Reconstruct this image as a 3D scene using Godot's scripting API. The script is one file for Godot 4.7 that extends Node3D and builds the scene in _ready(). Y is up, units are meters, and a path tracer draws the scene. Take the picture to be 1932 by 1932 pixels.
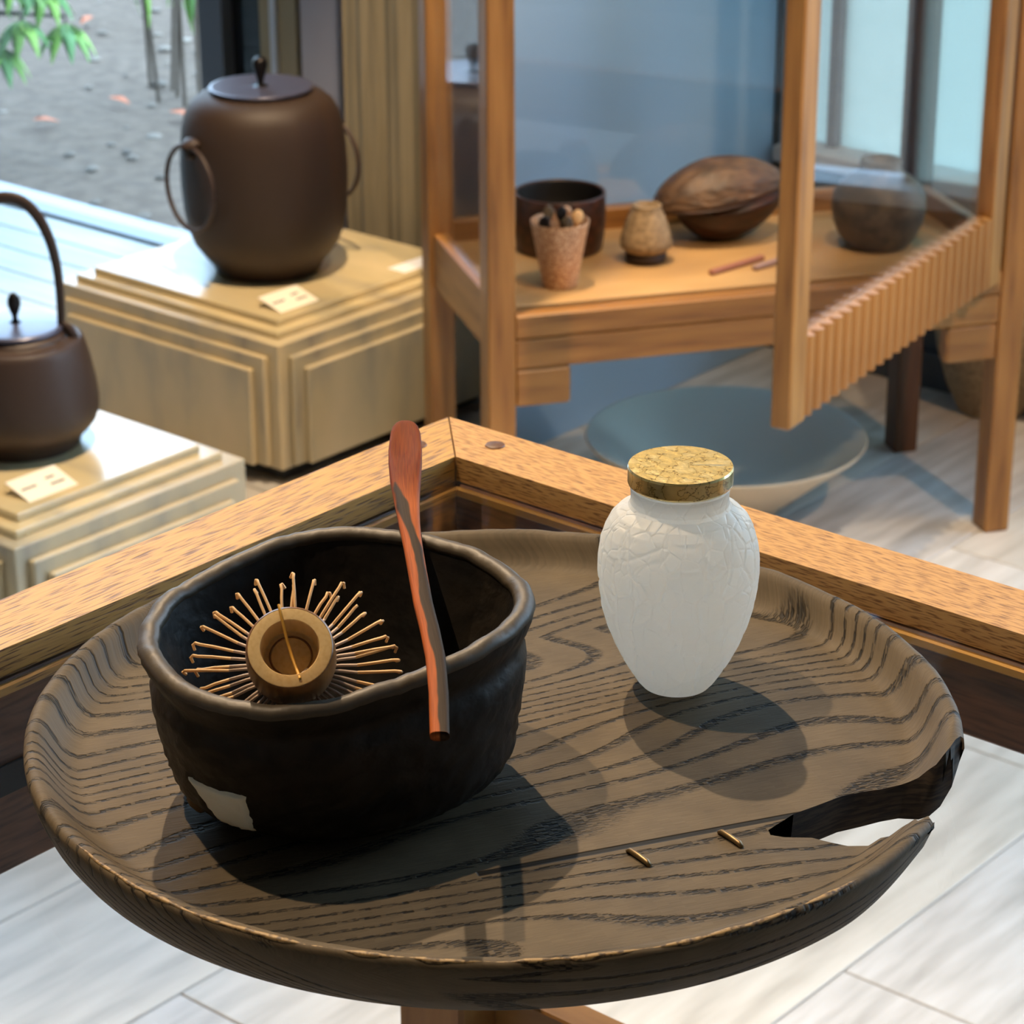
extends Node3D
# Tea corner of a craft shop: a tray with a tea bowl, whisk, scoop and glass caddy on a glass topped table.
# World: metres, y up, floor at 0. The building is turned 49.6 degrees: axis A runs away to the right, axis B to the right and nearer.

const YAW := 49.6
const TRAY_Y := 0.817          # upper face of the tray floor
const TRAY_C := Vector3(-0.0057, 0.0, -0.7294)
const GLASS_Y := 0.806
var axis_a := Vector3(cos(deg_to_rad(YAW)), 0, -sin(deg_to_rad(YAW)))
var axis_b := Vector3(sin(deg_to_rad(YAW)), 0, cos(deg_to_rad(YAW)))
var M := {}
var rng := RandomNumberGenerator.new()

func _ready() -> void:
	rng.seed = 7
	make_camera()
	make_sky()
	make_materials()
	make_room()
	make_lamps()
	make_outside()
	make_table()
	make_plinths()
	make_cabinet()
	make_tray()
	make_bowl()
	make_whisk()
	make_scoop()
	make_caddy()
	make_kettles()
	make_cards()
	make_shelf_wares()
	make_floor_wares()

# ------------------------------------------------------------------ camera, sky
func make_camera() -> void:
	var cam := Camera3D.new()
	cam.name = "camera"
	var p := 0.39734
	var r := -0.00374
	var f := Vector3(0, -sin(p), -cos(p))
	var u := Vector3(0, cos(p), -sin(p))
	var x := Vector3(1, 0, 0)
	var x2 := x * cos(r) + u * sin(r)
	var u2 := u * cos(r) - x * sin(r)
	var at := CameraAttributesPhysical.new()
	at.frustum_focal_length = 89.3
	at.frustum_focus_distance = 0.80
	at.exposure_aperture = 40.0
	cam.attributes = at
	cam.keep_aspect = Camera3D.KEEP_HEIGHT
	cam.near = 0.05
	cam.far = 100.0
	add_child(cam)
	cam.transform = Transform3D(Basis(x2, u2, -f), Vector3(0, 1.2, 0))
	cam.fov = rad_to_deg(2.0 * atan(966.0 / 4934.0))
	cam.current = true

func make_sky() -> void:
	var env := Environment.new()
	var sky := Sky.new()
	var sm := ProceduralSkyMaterial.new()
	sm.sky_top_color = Color(0.70, 0.86, 1.0)
	sm.sky_horizon_color = Color(0.815, 0.92, 1.0)
	sm.ground_bottom_color = Color(0.34, 0.33, 0.31)
	sm.ground_horizon_color = Color(0.5, 0.52, 0.52)
	sm.sky_curve = 0.2
	sm.sky_energy_multiplier = 2.42
	sm.ground_energy_multiplier = 1.0
	sky.sky_material = sm
	env.background_mode = Environment.BG_SKY
	env.sky = sky
	env.tonemap_mode = Environment.TONE_MAPPER_LINEAR
	env.tonemap_exposure = 1.0
	env.sdfgi_enabled = true
	env.ssao_enabled = true
	env.ssil_enabled = true
	var we := WorldEnvironment.new()
	we.name = "world_environment"
	we.environment = env
	add_child(we)

# ------------------------------------------------------------------ helpers: nodes
func grid(a: float, y: float, b: float) -> Vector3:
	return axis_a * a + axis_b * b + Vector3(0, y, 0)

func thing(called: String, label: String, category: String, at := Vector3.ZERO, turn := 0.0, group := "") -> Node3D:
	var o := Node3D.new()
	o.name = called
	add_child(o, true)
	o.position = at
	o.rotation_degrees.y = turn
	tag(o, label, category, group)
	return o

func tag(o: Node, label: String, category: String, group := "") -> void:
	o.set_meta("label", label)
	o.set_meta("category", category)
	if group != "":
		o.set_meta("group", group)

func setting(called: String, at := Vector3.ZERO, turn := YAW) -> Node3D:
	var o := Node3D.new()
	o.name = called
	add_child(o, true)
	o.position = at
	o.rotation_degrees.y = turn
	o.set_meta("kind", "structure")
	return o

func part(parent: Node, called: String, mesh: Mesh, m: Material, at := Vector3.ZERO, rot := Vector3.ZERO, label := "") -> MeshInstance3D:
	var o := MeshInstance3D.new()
	o.name = called
	o.mesh = mesh
	o.material_override = m
	parent.add_child(o, true)
	o.position = at
	o.rotation_degrees = rot
	if label != "":
		o.set_meta("label", label)
	return o

# ------------------------------------------------------------------ helpers: meshes
# Builds a mesh from points and triangles; closed shapes are turned so that their faces look outwards.
func build(v: PackedVector3Array, idx: PackedInt32Array, uv: PackedVector2Array, smooth := true, closed := true) -> ArrayMesh:
	if closed:
		var vol := 0.0
		for k in range(0, idx.size(), 3):
			vol += v[idx[k]].dot(v[idx[k + 1]].cross(v[idx[k + 2]]))
		if vol > 0.0:
			for k in range(0, idx.size(), 3):
				var t := idx[k + 1]
				idx[k + 1] = idx[k + 2]
				idx[k + 2] = t
	var n := PackedVector3Array()
	if smooth:
		n.resize(v.size())
		for k in range(0, idx.size(), 3):
			var fn := (v[idx[k + 2]] - v[idx[k]]).cross(v[idx[k + 1]] - v[idx[k]])
			n[idx[k]] += fn
			n[idx[k + 1]] += fn
			n[idx[k + 2]] += fn
		for k in n.size():
			n[k] = n[k].normalized()
	else:
		var v2 := PackedVector3Array()
		var uv2 := PackedVector2Array()
		var i2 := PackedInt32Array()
		for k in range(0, idx.size(), 3):
			var fn := (v[idx[k + 2]] - v[idx[k]]).cross(v[idx[k + 1]] - v[idx[k]]).normalized()
			for j in 3:
				v2.append(v[idx[k + j]])
				n.append(fn)
				if uv.size() > 0:
					uv2.append(uv[idx[k + j]])
				i2.append(k + j)
		v = v2
		uv = uv2
		idx = i2
	var arr := []
	arr.resize(Mesh.ARRAY_MAX)
	arr[Mesh.ARRAY_VERTEX] = v
	arr[Mesh.ARRAY_NORMAL] = n
	if uv.size() > 0:
		arr[Mesh.ARRAY_TEX_UV] = uv
	arr[Mesh.ARRAY_INDEX] = idx
	var m := ArrayMesh.new()
	m.add_surface_from_arrays(Mesh.PRIMITIVE_TRIANGLES, arr)
	return m

func join(list: Array) -> ArrayMesh:   # list of [mesh, Transform3D]
	var st := SurfaceTool.new()
	for e in list:
		st.append_from(e[0], 0, e[1])
	return st.commit()

var box_cache := {}
func box(x: float, y: float, z: float, bevel := 0.002) -> ArrayMesh:
	var key := "%.4f_%.4f_%.4f_%.4f" % [x, y, z, bevel]
	if box_cache.has(key):
		return box_cache[key]
	var h := Vector3(x, y, z) * 0.5
	var c := minf(bevel, minf(h.x, minf(h.y, h.z)) * 0.6)
	var v := PackedVector3Array()
	var idx := PackedInt32Array()
	var corner := {}
	for sx in [-1, 1]:
		for sy in [-1, 1]:
			for sz in [-1, 1]:
				var k := v.size()
				corner[Vector3i(sx, sy, sz)] = k
				v.append(Vector3(sx * h.x, sy * (h.y - c), sz * (h.z - c)))
				v.append(Vector3(sx * (h.x - c), sy * h.y, sz * (h.z - c)))
				v.append(Vector3(sx * (h.x - c), sy * (h.y - c), sz * h.z))
				var t := [k, k + 1, k + 2]
				if sx * sy * sz < 0:
					t = [k, k + 2, k + 1]
				idx.append_array(PackedInt32Array(t))
	for ax in 3:
		for s in [-1, 1]:
			var q := []
			for e in [[-1, -1], [1, -1], [1, 1], [-1, 1]]:
				var d := Vector3i.ZERO
				d[ax] = s
				d[(ax + 1) % 3] = e[0]
				d[(ax + 2) % 3] = e[1]
				q.append(corner[d] + ax)
			if s < 0:
				q.reverse()
			idx.append_array(PackedInt32Array([q[0], q[1], q[2], q[0], q[2], q[3]]))
	for ax in 3:
		var b1 := (ax + 1) % 3
		var b2 := (ax + 2) % 3
		for s1 in [-1, 1]:
			for s2 in [-1, 1]:
				var lo := Vector3i.ZERO
				lo[b1] = s1
				lo[b2] = s2
				var hi := lo
				lo[ax] = -1
				hi[ax] = 1
				var q := [corner[lo] + b1, corner[hi] + b1, corner[hi] + b2, corner[lo] + b2]
				if s1 * s2 > 0:
					q.reverse()
				idx.append_array(PackedInt32Array([q[0], q[1], q[2], q[0], q[2], q[3]]))
	# faces must all wind the same way: outward is checked triangle by triangle, as the shape is convex
	for k in range(0, idx.size(), 3):
		var fn := (v[idx[k + 2]] - v[idx[k]]).cross(v[idx[k + 1]] - v[idx[k]])
		if fn.dot(v[idx[k]] + v[idx[k + 1]] + v[idx[k + 2]]) < 0.0:
			var t := idx[k + 1]
			idx[k + 1] = idx[k + 2]
			idx[k + 2] = t
	var m := build(v, idx, PackedVector2Array(), false, false)
	box_cache[key] = m
	return m

# Turned shape round the y axis; a point repeated in the profile makes a sharp edge. radii, if given, holds the radius of each point of each row.
func lathe(profile: Array, segs := 48, radii := []) -> ArrayMesh:
	var v := PackedVector3Array()
	var uv := PackedVector2Array()
	var idx := PackedInt32Array()
	var rows := profile.size()
	var run := 0.0
	for k in rows:
		var p: Vector2 = profile[k]
		if k > 0:
			run += p.distance_to(profile[k - 1])
		for s in segs + 1:
			var f := TAU * s / segs
			var r := p.x
			var y := p.y
			if radii.size() > 0:
				r = radii[k][s % segs]
			v.append(Vector3(r * cos(f), y, r * sin(f)))
			uv.append(Vector2(float(s) / segs, run))
	for k in rows - 1:
		if (profile[k] as Vector2).is_equal_approx(profile[k + 1]):
			continue
		for s in segs:
			var a := k * (segs + 1) + s
			var b := a + segs + 1
			idx.append_array(PackedInt32Array([a, b, a + 1, a + 1, b, b + 1]))
	var m := build_seamed(v, idx, uv, rows, segs)
	return m

# as build(), with the normals of a lathe's first and last column made equal
func build_seamed(v: PackedVector3Array, idx: PackedInt32Array, uv: PackedVector2Array, rows: int, segs: int) -> ArrayMesh:
	var m := build(v, idx, uv, true, true)
	var arr := m.surface_get_arrays(0)
	var n: PackedVector3Array = arr[Mesh.ARRAY_NORMAL]
	for k in rows:
		var a := k * (segs + 1)
		var s := (n[a] + n[a + segs]).normalized()
		n[a] = s
		n[a + segs] = s
	for k in n.size():
		if n[k].length() < 0.5:
			n[k] = Vector3.UP
	arr[Mesh.ARRAY_NORMAL] = n
	var r := ArrayMesh.new()
	r.add_surface_from_arrays(Mesh.PRIMITIVE_TRIANGLES, arr)
	return r

# Swept shape along points; section of w by h (half sizes per point), rounded. up sets how the section is turned.
func sweep(pts: Array, w: Array, h: Array, up := Vector3.UP, sides := 8, power := 1.0) -> ArrayMesh:
	var v := PackedVector3Array()
	var uv := PackedVector2Array()
	var idx := PackedInt32Array()
	var n := pts.size()
	var run := 0.0
	for k in n:
		var a: Vector3 = pts[maxi(k - 1, 0)]
		var b: Vector3 = pts[mini(k + 1, n - 1)]
		var t := (b - a).normalized()
		var side := t.cross(up).normalized()
		var top := side.cross(t).normalized()
		if k > 0:
			run += (pts[k] as Vector3).distance_to(pts[k - 1])
		for s in sides:
			var f := TAU * s / sides
			var cx := signf(cos(f)) * pow(absf(cos(f)), power)
			var cy := signf(sin(f)) * pow(absf(sin(f)), power)
			v.append(pts[k] + side * cx * float(w[k]) + top * cy * float(h[k]))
			uv.append(Vector2(run, float(s) / sides))
	for k in n - 1:
		for s in sides:
			var a := k * sides + s
			var b := k * sides + (s + 1) % sides
			idx.append_array(PackedInt32Array([a, b, a + sides, b, b + sides, a + sides]))
	for e in [0, n - 1]:
		var c := v.size()
		v.append(pts[e])
		uv.append(Vector2(0 if e == 0 else run, 0.5))
		for s in sides:
			var a: int = e * sides + s
			var b: int = e * sides + (s + 1) % sides
			idx.append_array(PackedInt32Array([c, b, a] if e == 0 else [c, a, b]))
	return build(v, idx, uv, true, true)

func tube(pts: Array, r: float, sides := 8) -> ArrayMesh:
	var w := []
	for p in pts:
		w.append(r)
	var d: Vector3 = (pts[-1] - pts[0])
	var up := Vector3.UP if absf(d.normalized().y) < 0.9 else Vector3.RIGHT
	return sweep(pts, w, w, up, sides)

# Upright solid on a flat outline (points x, z)
func prism(outline: Array, y0: float, y1: float) -> ArrayMesh:
	var v := PackedVector3Array()
	var idx := PackedInt32Array()
	var n := outline.size()
	var flat := PackedVector2Array(outline)
	for p in outline:
		v.append(Vector3(p.x, y0, p.y))
	for p in outline:
		v.append(Vector3(p.x, y1, p.y))
	for k in n:
		var j := (k + 1) % n
		idx.append_array(PackedInt32Array([k, j, n + k, j, n + j, n + k]))
	var tri := Geometry2D.triangulate_polygon(flat)
	var cw := Geometry2D.is_polygon_clockwise(flat)
	for k in range(0, tri.size(), 3):
		var a := v[tri[k]]
		var b := v[tri[k + 1]]
		var c := v[tri[k + 2]]
		var turn := (b.x - a.x) * (c.z - a.z) - (b.z - a.z) * (c.x - a.x)
		var pos := turn > 0.0
		# side quads above run k -> k+1; caps must agree with them
		var area := 0.0
		for q in n:
			area += outline[q].x * outline[(q + 1) % n].y - outline[(q + 1) % n].x * outline[q].y
		var same := pos == (area > 0.0)
		var t := [tri[k], tri[k + 1], tri[k + 2]] if same else [tri[k], tri[k + 2], tri[k + 1]]
		idx.append_array(PackedInt32Array([t[0], t[2], t[1], t[0] + n, t[1] + n, t[2] + n]))
	# make every face look outwards, using the volume's sign
	return build(v, idx, PackedVector2Array(), false, true)

# ------------------------------------------------------------------ materials
func noise(sd: int, freq: float, type := FastNoiseLite.TYPE_SIMPLEX_SMOOTH, octaves := 4) -> FastNoiseLite:
	var n := FastNoiseLite.new()
	n.seed = sd
	n.frequency = freq
	n.noise_type = type
	n.fractal_octaves = octaves
	n.fractal_type = FastNoiseLite.FRACTAL_FBM if octaves > 1 else FastNoiseLite.FRACTAL_NONE
	return n

func noise_tex(n: FastNoiseLite, stops: Array, w := 512, h := 512) -> Texture2D:
	# an own picture, computed at once: the noise laid through a colour ramp
	var im := n.get_seamless_image(w, h, false, false, 0.1, true)
	var src := im.get_data()
	var lut := []
	for k in 256:
		var t := k / 255.0
		var c: Color = stops[-1][1]
		for s in stops.size() - 1:
			if t >= stops[s][0] and t <= stops[s + 1][0]:
				var q: float = (t - stops[s][0]) / maxf(0.0001, stops[s + 1][0] - stops[s][0])
				c = (stops[s][1] as Color).lerp(stops[s + 1][1], q)
				break
			elif t < stops[0][0]:
				c = stops[0][1]
				break
		lut.append([int(c.r * 255), int(c.g * 255), int(c.b * 255)])
	var data := PackedByteArray()
	data.resize(w * h * 3)
	var o := 0
	for k in src.size():
		var l: Array = lut[src[k]]
		data[o] = l[0]
		data[o + 1] = l[1]
		data[o + 2] = l[2]
		o += 3
	return ImageTexture.create_from_image(Image.create_from_data(w, h, false, Image.FORMAT_RGB8, data))

func grey_tex(n: FastNoiseLite, w := 512, h := 512) -> Texture2D:
	return ImageTexture.create_from_image(n.get_seamless_image(w, h, false, false, 0.1, true))

func mat(col: Color, rough := 0.6, o := {}) -> StandardMaterial3D:
	var m := StandardMaterial3D.new()
	m.albedo_color = col
	m.roughness = rough
	m.metallic_specular = o.get("spec", 0.5)
	m.metallic = o.get("metal", 0.0)
	if o.has("tex"):
		m.albedo_texture = o.tex
	if o.has("scale"):
		m.uv1_scale = o.scale
	if o.get("tri", false):
		m.uv1_triplanar = true
		m.uv1_triplanar_sharpness = 6.0
	if o.has("bump"):
		m.heightmap_enabled = true
		m.heightmap_texture = o.bump
		m.heightmap_scale = o.get("bump_cm", 0.05)
	if o.has("rough_tex"):
		m.roughness_texture = o.rough_tex
	if o.has("coat"):
		m.clearcoat_enabled = true
		m.clearcoat = o.coat
		m.clearcoat_roughness = o.get("coat_rough", 0.1)
	if o.has("back"):
		m.backlight_enabled = true
		m.backlight = o.back
	return m

func pane_mat(alpha := 0.02, tint := Color(0.03, 0.04, 0.04)) -> StandardMaterial3D:
	var m := StandardMaterial3D.new()
	m.transparency = BaseMaterial3D.TRANSPARENCY_ALPHA
	m.albedo_color = Color(tint.r, tint.g, tint.b, alpha)
	m.roughness = 0.0
	m.cull_mode = BaseMaterial3D.CULL_DISABLED
	return m

func ash_maps() -> Array:   # colour and height of dark stained open grained ash, 0.32 m square, grain along u
	var w := 1024
	var warp := noise(3, 0.0022, FastNoiseLite.TYPE_SIMPLEX_SMOOTH, 2).get_image(w, w, false, false, false).get_data()
	var fine_src := noise(5, 0.35, FastNoiseLite.TYPE_SIMPLEX, 1)
	var fine := fine_src.get_image(w, w, false, false, true).get_data()
	var blot := noise(9, 0.012, FastNoiseLite.TYPE_SIMPLEX_SMOOTH, 3).get_image(w, w, false, false, true).get_data()
	var col := PackedByteArray()
	var hgt := PackedByteArray()
	col.resize(w * w * 3)
	hgt.resize(w * w)
	var crack_v := 0.5 + (0.337 * -0.0103 + 0.94 * (-0.6462) - (0.337 * TRAY_C.x + 0.94 * TRAY_C.z)) / 0.32
	var crack_u0 := 0.5 + (0.94 * -0.0103 - 0.337 * (-0.6462) - (0.94 * TRAY_C.x - 0.337 * TRAY_C.z)) / 0.32
	for y in w:
		var v := float(y) / w
		for x in w:
			var u := float(x) / w
			var i := y * w + x
			# stretched lookups: slow along the grain, quick across
			var wi: int = ((y * 1) % w) * w + int(x * 0.35)
			var f: float = warp[wi] / 255.0
			# tongues of cathedral figure in the upper half
			var du := u - 0.78
			var dv := v - 0.30
			var d := v * 27.0 + (f - 0.5) * 9.0
			var arch := exp(-dv * dv * 40.0)
			d += arch * (du * 9.0 - 4.0 * absf(dv) * 6.0)
			var ph := d - floorf(d)
			var band := smoothstep(0.0, 0.05, ph) * (1.0 - smoothstep(0.18, 0.34, ph))
			var pi_: int = ((y * 2) % w) * w + ((x / 5 + y * 3) % w)
			var pore: float = fine[pi_] / 255.0
			var pit := band * (0.16 + 0.84 * smoothstep(0.44, 0.58, pore))
			var line := 1.0 - smoothstep(0.0, 0.035, absf(ph - 0.05))
			pit = maxf(pit, line * (0.35 + 0.6 * smoothstep(0.3, 0.55, pore)))
			var grainy: float = fine[((y * 5) % w) * w + (x / 12)] / 255.0
			var b: float = blot[i] / 255.0
			if u > crack_u0 and u < 0.80:
				var cv := crack_v + (f - 0.5) * 0.006
				var wd := 0.0024 + 0.0022 * smoothstep(0.33, 0.25, absf(u - crack_u0 - 0.12))
				pit = maxf(pit, 1.25 * (1.0 - smoothstep(wd * 0.6, wd, absf(v - cv))))
			var lum := (0.86 + 0.18 * b + 0.10 * (grainy - 0.5)) * (1.0 - 0.72 * pit)
			hgt[i] = int(clampf(215.0 * (1.0 - 0.80 * pit) + 30.0 * (grainy - 0.5), 0, 255))
			col[i * 3] = int(clampf(96.0 * lum, 0, 255))
			col[i * 3 + 1] = int(clampf(84.0 * lum, 0, 255))
			col[i * 3 + 2] = int(clampf(68.0 * lum, 0, 255))
	return [ImageTexture.create_from_image(Image.create_from_data(w, w, false, Image.FORMAT_RGB8, col)), ImageTexture.create_from_image(Image.create_from_data(w, w, false, Image.FORMAT_L8, hgt))]

func scoop_map() -> Texture2D:   # orange lacquered wood with a worn dark streak; u along the scoop, v across
	var w := 512
	var h := 64
	var n := noise(21, 0.012, FastNoiseLite.TYPE_SIMPLEX_SMOOTH, 3)
	var n2 := noise(22, 0.06, FastNoiseLite.TYPE_SIMPLEX_SMOOTH, 2)
	var im := Image.create(w, h, false, Image.FORMAT_RGB8)
	for x in w:
		var u := float(x) / w
		for y in h:
			var v := float(y) / h          # 0..1 across the upper face
			var dark := Color(0.21, 0.175, 0.13)
			var orange := Color(0.64, 0.34, 0.16)
			var red := Color(0.45, 0.21, 0.05)
			var base := red.lerp(orange, smoothstep(0.20, 0.34, u))
			base = base.lerp(Color(0.40, 0.14, 0.04), 0.5 * smoothstep(0.5, 0.75, n2.get_noise_2d(x * 0.4, y * 3.0) * 0.5 + 0.5) * (1.0 - smoothstep(0.2, 0.34, u)))
			var mid := 0.10 + 0.55 * smoothstep(0.24, 0.5, u) + 0.22 * smoothstep(0.5, 0.95, u)
			mid += 0.10 * n.get_noise_2d(x, 7.0)
			var half := 0.24 * smoothstep(0.24, 0.34, u) + 0.12 * n.get_noise_2d(x, 80.0) + 0.16 * smoothstep(0.55, 0.7, u)
			var k := 1.0 - smoothstep(half - 0.05, half + 0.06, absf(v - mid))
			if u < 0.25:
				k = 0.0
			var c := base.lerp(dark, k * 0.95)
			c = c * (0.94 + 0.16 * n2.get_noise_2d(x * 0.3, y * 6.0))
			im.set_pixel(x, y, c)
	return ImageTexture.create_from_image(im)

func make_materials() -> void:
	var white := Color(1, 1, 1)
	var ash := ash_maps()
	M.ash = mat(Color(0.99, 0.99, 0.96), 0.62, {"tex": ash[0], "bump": ash[1], "bump_cm": 0.055, "spec": 0.3})
	M.worn = mat(Color(0.60, 0.49, 0.31), 0.55, {"tri": true, "tex": noise_tex(noise(17, 0.03), [[0.25, Color(0.45, 0.42, 0.4)], [0.55, white]]), "scale": Vector3(20, 20, 20)})  # pale worn wood, its gold tone also holding the lamp light on the edge
	M.raw_break = mat(Color(0.27, 0.215, 0.16), 0.75, {"tri": true, "tex": noise_tex(noise(15, 0.02, FastNoiseLite.TYPE_SIMPLEX, 4), [[0.2, Color(0.5, 0.5, 0.5)], [0.7, white]]), "scale": Vector3(8, 60, 8)})
	M.ash_worn = mat(Color(0.42, 0.35, 0.24), 0.6, {"tri": true, "tex": noise_tex(noise(13, 0.03), [[0.3, Color(0.35, 0.3, 0.25)], [0.6, white]]), "scale": Vector3(14, 14, 14)})
	# oak: tan with dark pores as dashes along the grain
	var dash := noise_tex(noise(31, 0.05, FastNoiseLite.TYPE_SIMPLEX, 2), [[0.0, Color(0.38, 0.25, 0.13)], [0.22, Color(0.44, 0.30, 0.16)], [0.32, Color(0.71, 0.54, 0.275)], [0.7, Color(0.75, 0.575, 0.30)], [1.0, Color(0.77, 0.60, 0.325)]])
	var dash_h := noise_tex(noise(31, 0.05, FastNoiseLite.TYPE_SIMPLEX, 2), [[0.0, Color(0, 0, 0)], [0.22, Color(0.1, 0.1, 0.1)], [0.32, white], [1.0, white]])
	M.oak_x = mat(white, 0.5, {"tri": true, "tex": dash, "bump": dash_h, "bump_cm": 0.015, "scale": Vector3(1.5, 30, 30)})
	M.oak_z = mat(white, 0.5, {"tri": true, "tex": dash, "bump": dash_h, "bump_cm": 0.015, "scale": Vector3(30, 30, 1.5)})
	var ray := noise_tex(noise(37, 0.06, FastNoiseLite.TYPE_SIMPLEX, 2), [[0.0, Color(0.45, 0.31, 0.16)], [0.26, Color(0.52, 0.36, 0.19)], [0.36, Color(0.74, 0.56, 0.32)], [1.0, Color(0.78, 0.61, 0.37)]])
	M.oak_ray = mat(white, 0.5, {"tri": true, "tex": ray, "scale": Vector3(32, 32, 2.6)})
	var dark := noise_tex(noise(41, 0.02, FastNoiseLite.TYPE_SIMPLEX, 3), [[0.0, Color(0.23, 0.13, 0.075)], [0.5, Color(0.38, 0.245, 0.15)], [1.0, Color(0.46, 0.30, 0.19)]])
	M.dark_x = mat(white, 0.45, {"tri": true, "tex": dark, "scale": Vector3(3, 24, 24)})
	M.dark_z = mat(white, 0.45, {"tri": true, "tex": dark, "scale": Vector3(24, 24, 3)})
	# cabinet: golden brown old wood
	var cab := noise_tex(noise(51, 0.012, FastNoiseLite.TYPE_SIMPLEX_SMOOTH, 4), [[0.0, Color(0.43, 0.28, 0.13)], [0.3, Color(0.55, 0.38, 0.19)], [0.7, Color(0.61, 0.43, 0.22)], [1.0, Color(0.66, 0.48, 0.26)]])
	M.cab_y = mat(white, 0.42, {"tri": true, "tex": cab, "scale": Vector3(9, 0.7, 9)})
	M.cab_x = mat(white, 0.42, {"tri": true, "tex": cab, "scale": Vector3(0.7, 9, 9)})
	M.cab_z = mat(white, 0.42, {"tri": true, "tex": cab, "scale": Vector3(9, 9, 0.7)})
	var wash_shelf := noise_tex(noise(53, 0.01, FastNoiseLite.TYPE_SIMPLEX_SMOOTH, 3), [[0.0, Color(0.60, 0.47, 0.30)], [0.5, Color(0.68, 0.54, 0.35)], [1.0, Color(0.73, 0.60, 0.41)]])
	M.cab_shelf = mat(Color(1.0, 1.0, 1.0), 0.5, {"tri": true, "tex": wash_shelf, "scale": Vector3(0.6, 2, 2)})
	M.leg_dark = mat(Color(0.55, 0.50, 0.50), 0.5, {"tri": true, "tex": cab, "scale": Vector3(14, 1.2, 14)})
	# pedestals: lime washed wood, greyish blotches
	var wash := noise_tex(noise(61, 0.008, FastNoiseLite.TYPE_SIMPLEX_SMOOTH, 4), [[0.0, Color(0.52, 0.49, 0.44)], [0.25, Color(0.67, 0.63, 0.53)], [0.5, Color(0.74, 0.685, 0.55)], [1.0, Color(0.79, 0.72, 0.58)]])
	M.wash = mat(white, 0.28, {"spec": 0.65, "tri": true, "tex": wash, "scale": Vector3(2.2, 0.8, 2.2)})
	M.wash_top = mat(Color(1.05, 1.04, 1.0), 0.2, {"spec": 0.75, "tri": true, "tex": wash, "scale": Vector3(2, 2, 0.9)})
	M.plinth = mat(Color(0.13, 0.12, 0.10), 0.6)
	# iron, glaze, glass, gold
	var fine := grey_tex(noise(71, 0.08, FastNoiseLite.TYPE_SIMPLEX, 3))
	M.iron = mat(Color(0.215, 0.155, 0.11), 0.56, {"tri": true, "bump": fine, "bump_cm": 0.03, "scale": Vector3(10, 3, 10), "spec": 0.5})
	M.iron_smooth = mat(Color(0.24, 0.18, 0.145), 0.5, {"tri": true, "bump": fine, "bump_cm": 0.015, "scale": Vector3(8, 8, 8)})
	M.bronze_lid = mat(Color(0.34, 0.34, 0.42), 0.32, {"metal": 0.35, "spec": 0.8})  # blue of the reflected sky is put into the lid colour
	M.dark_metal = mat(Color(0.12, 0.11, 0.11), 0.3, {"metal": 0.5})
	var lump := grey_tex(noise(75, 0.02, FastNoiseLite.TYPE_SIMPLEX_SMOOTH, 5))
	M.raku = mat(white, 0.45, {"tri": true, "tex": noise_tex(noise(77, 0.015, FastNoiseLite.TYPE_SIMPLEX_SMOOTH, 4), [[0.25, Color(0.09, 0.08, 0.07)], [0.7, Color(0.14, 0.12, 0.095)]]), "spec": 0.32, "bump": lump, "bump_cm": 0.04, "scale": Vector3(9, 9, 9)})
	M.raku_rim = mat(Color(0.27, 0.235, 0.18), 0.5, {"tri": true, "bump": lump, "bump_cm": 0.02, "scale": Vector3(12, 12, 12)})
	M.clay = mat(Color(0.42, 0.34, 0.24), 0.8, {"tri": true, "bump": lump, "bump_cm": 0.1, "scale": Vector3(12, 12, 12)})
	M.slip = mat(Color(0.95, 0.93, 0.84), 0.4, {"tri": true, "bump": lump, "bump_cm": 0.03, "scale": Vector3(14, 14, 14)})
	var cells := noise(163, 0.022, FastNoiseLite.TYPE_CELLULAR, 1)
	cells.cellular_return_type = FastNoiseLite.RETURN_DISTANCE2_SUB
	var crackle := noise_tex(cells, [[0.0, Color(0.2, 0.2, 0.2)], [0.06, Color(0.45, 0.45, 0.45)], [0.12, Color(0.8, 0.8, 0.8)], [0.5, white], [1.0, white]])
	M.frost = mat(Color(0.95, 0.94, 0.91), 0.42, {"spec": 0.6, "back": Color(1.10, 1.10, 1.08), "tri": true, "bump": crackle, "bump_cm": 0.05, "scale": Vector3(17, 14, 17)})
	var leaf_gold := noise_tex(noise(81, 0.014, FastNoiseLite.TYPE_SIMPLEX, 5), [[0.0, Color(0.93, 0.84, 0.56)], [0.40, Color(0.90, 0.80, 0.52)], [0.47, Color(0.88, 0.78, 0.5)], [0.5, Color(0.45, 0.36, 0.18)], [0.53, Color(0.90, 0.81, 0.54)], [1.0, Color(0.96, 0.89, 0.66)]])
	M.gold = mat(white, 0.36, {"tri": true, "tex": leaf_gold, "metal": 0.85, "bump": grey_tex(noise(83, 0.03, FastNoiseLite.TYPE_SIMPLEX, 4)), "bump_cm": 0.012, "scale": Vector3(15, 15, 15), "coat": 1.0, "coat_rough": 0.02})
	M.staple = mat(Color(0.46, 0.38, 0.25), 0.4, {"metal": 0.6})
	M.brass = mat(Color(0.80, 0.62, 0.34), 0.3, {"metal": 0.6})
	M.bamboo = mat(Color(0.98, 0.85, 0.60), 0.5, {"back": Color(0.85, 0.80, 0.70), "tri": true, "tex": noise_tex(noise(85, 0.02), [[0.2, Color(0.97, 0.95, 0.92)], [0.6, white]]), "scale": Vector3(40, 6, 40)})
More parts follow.
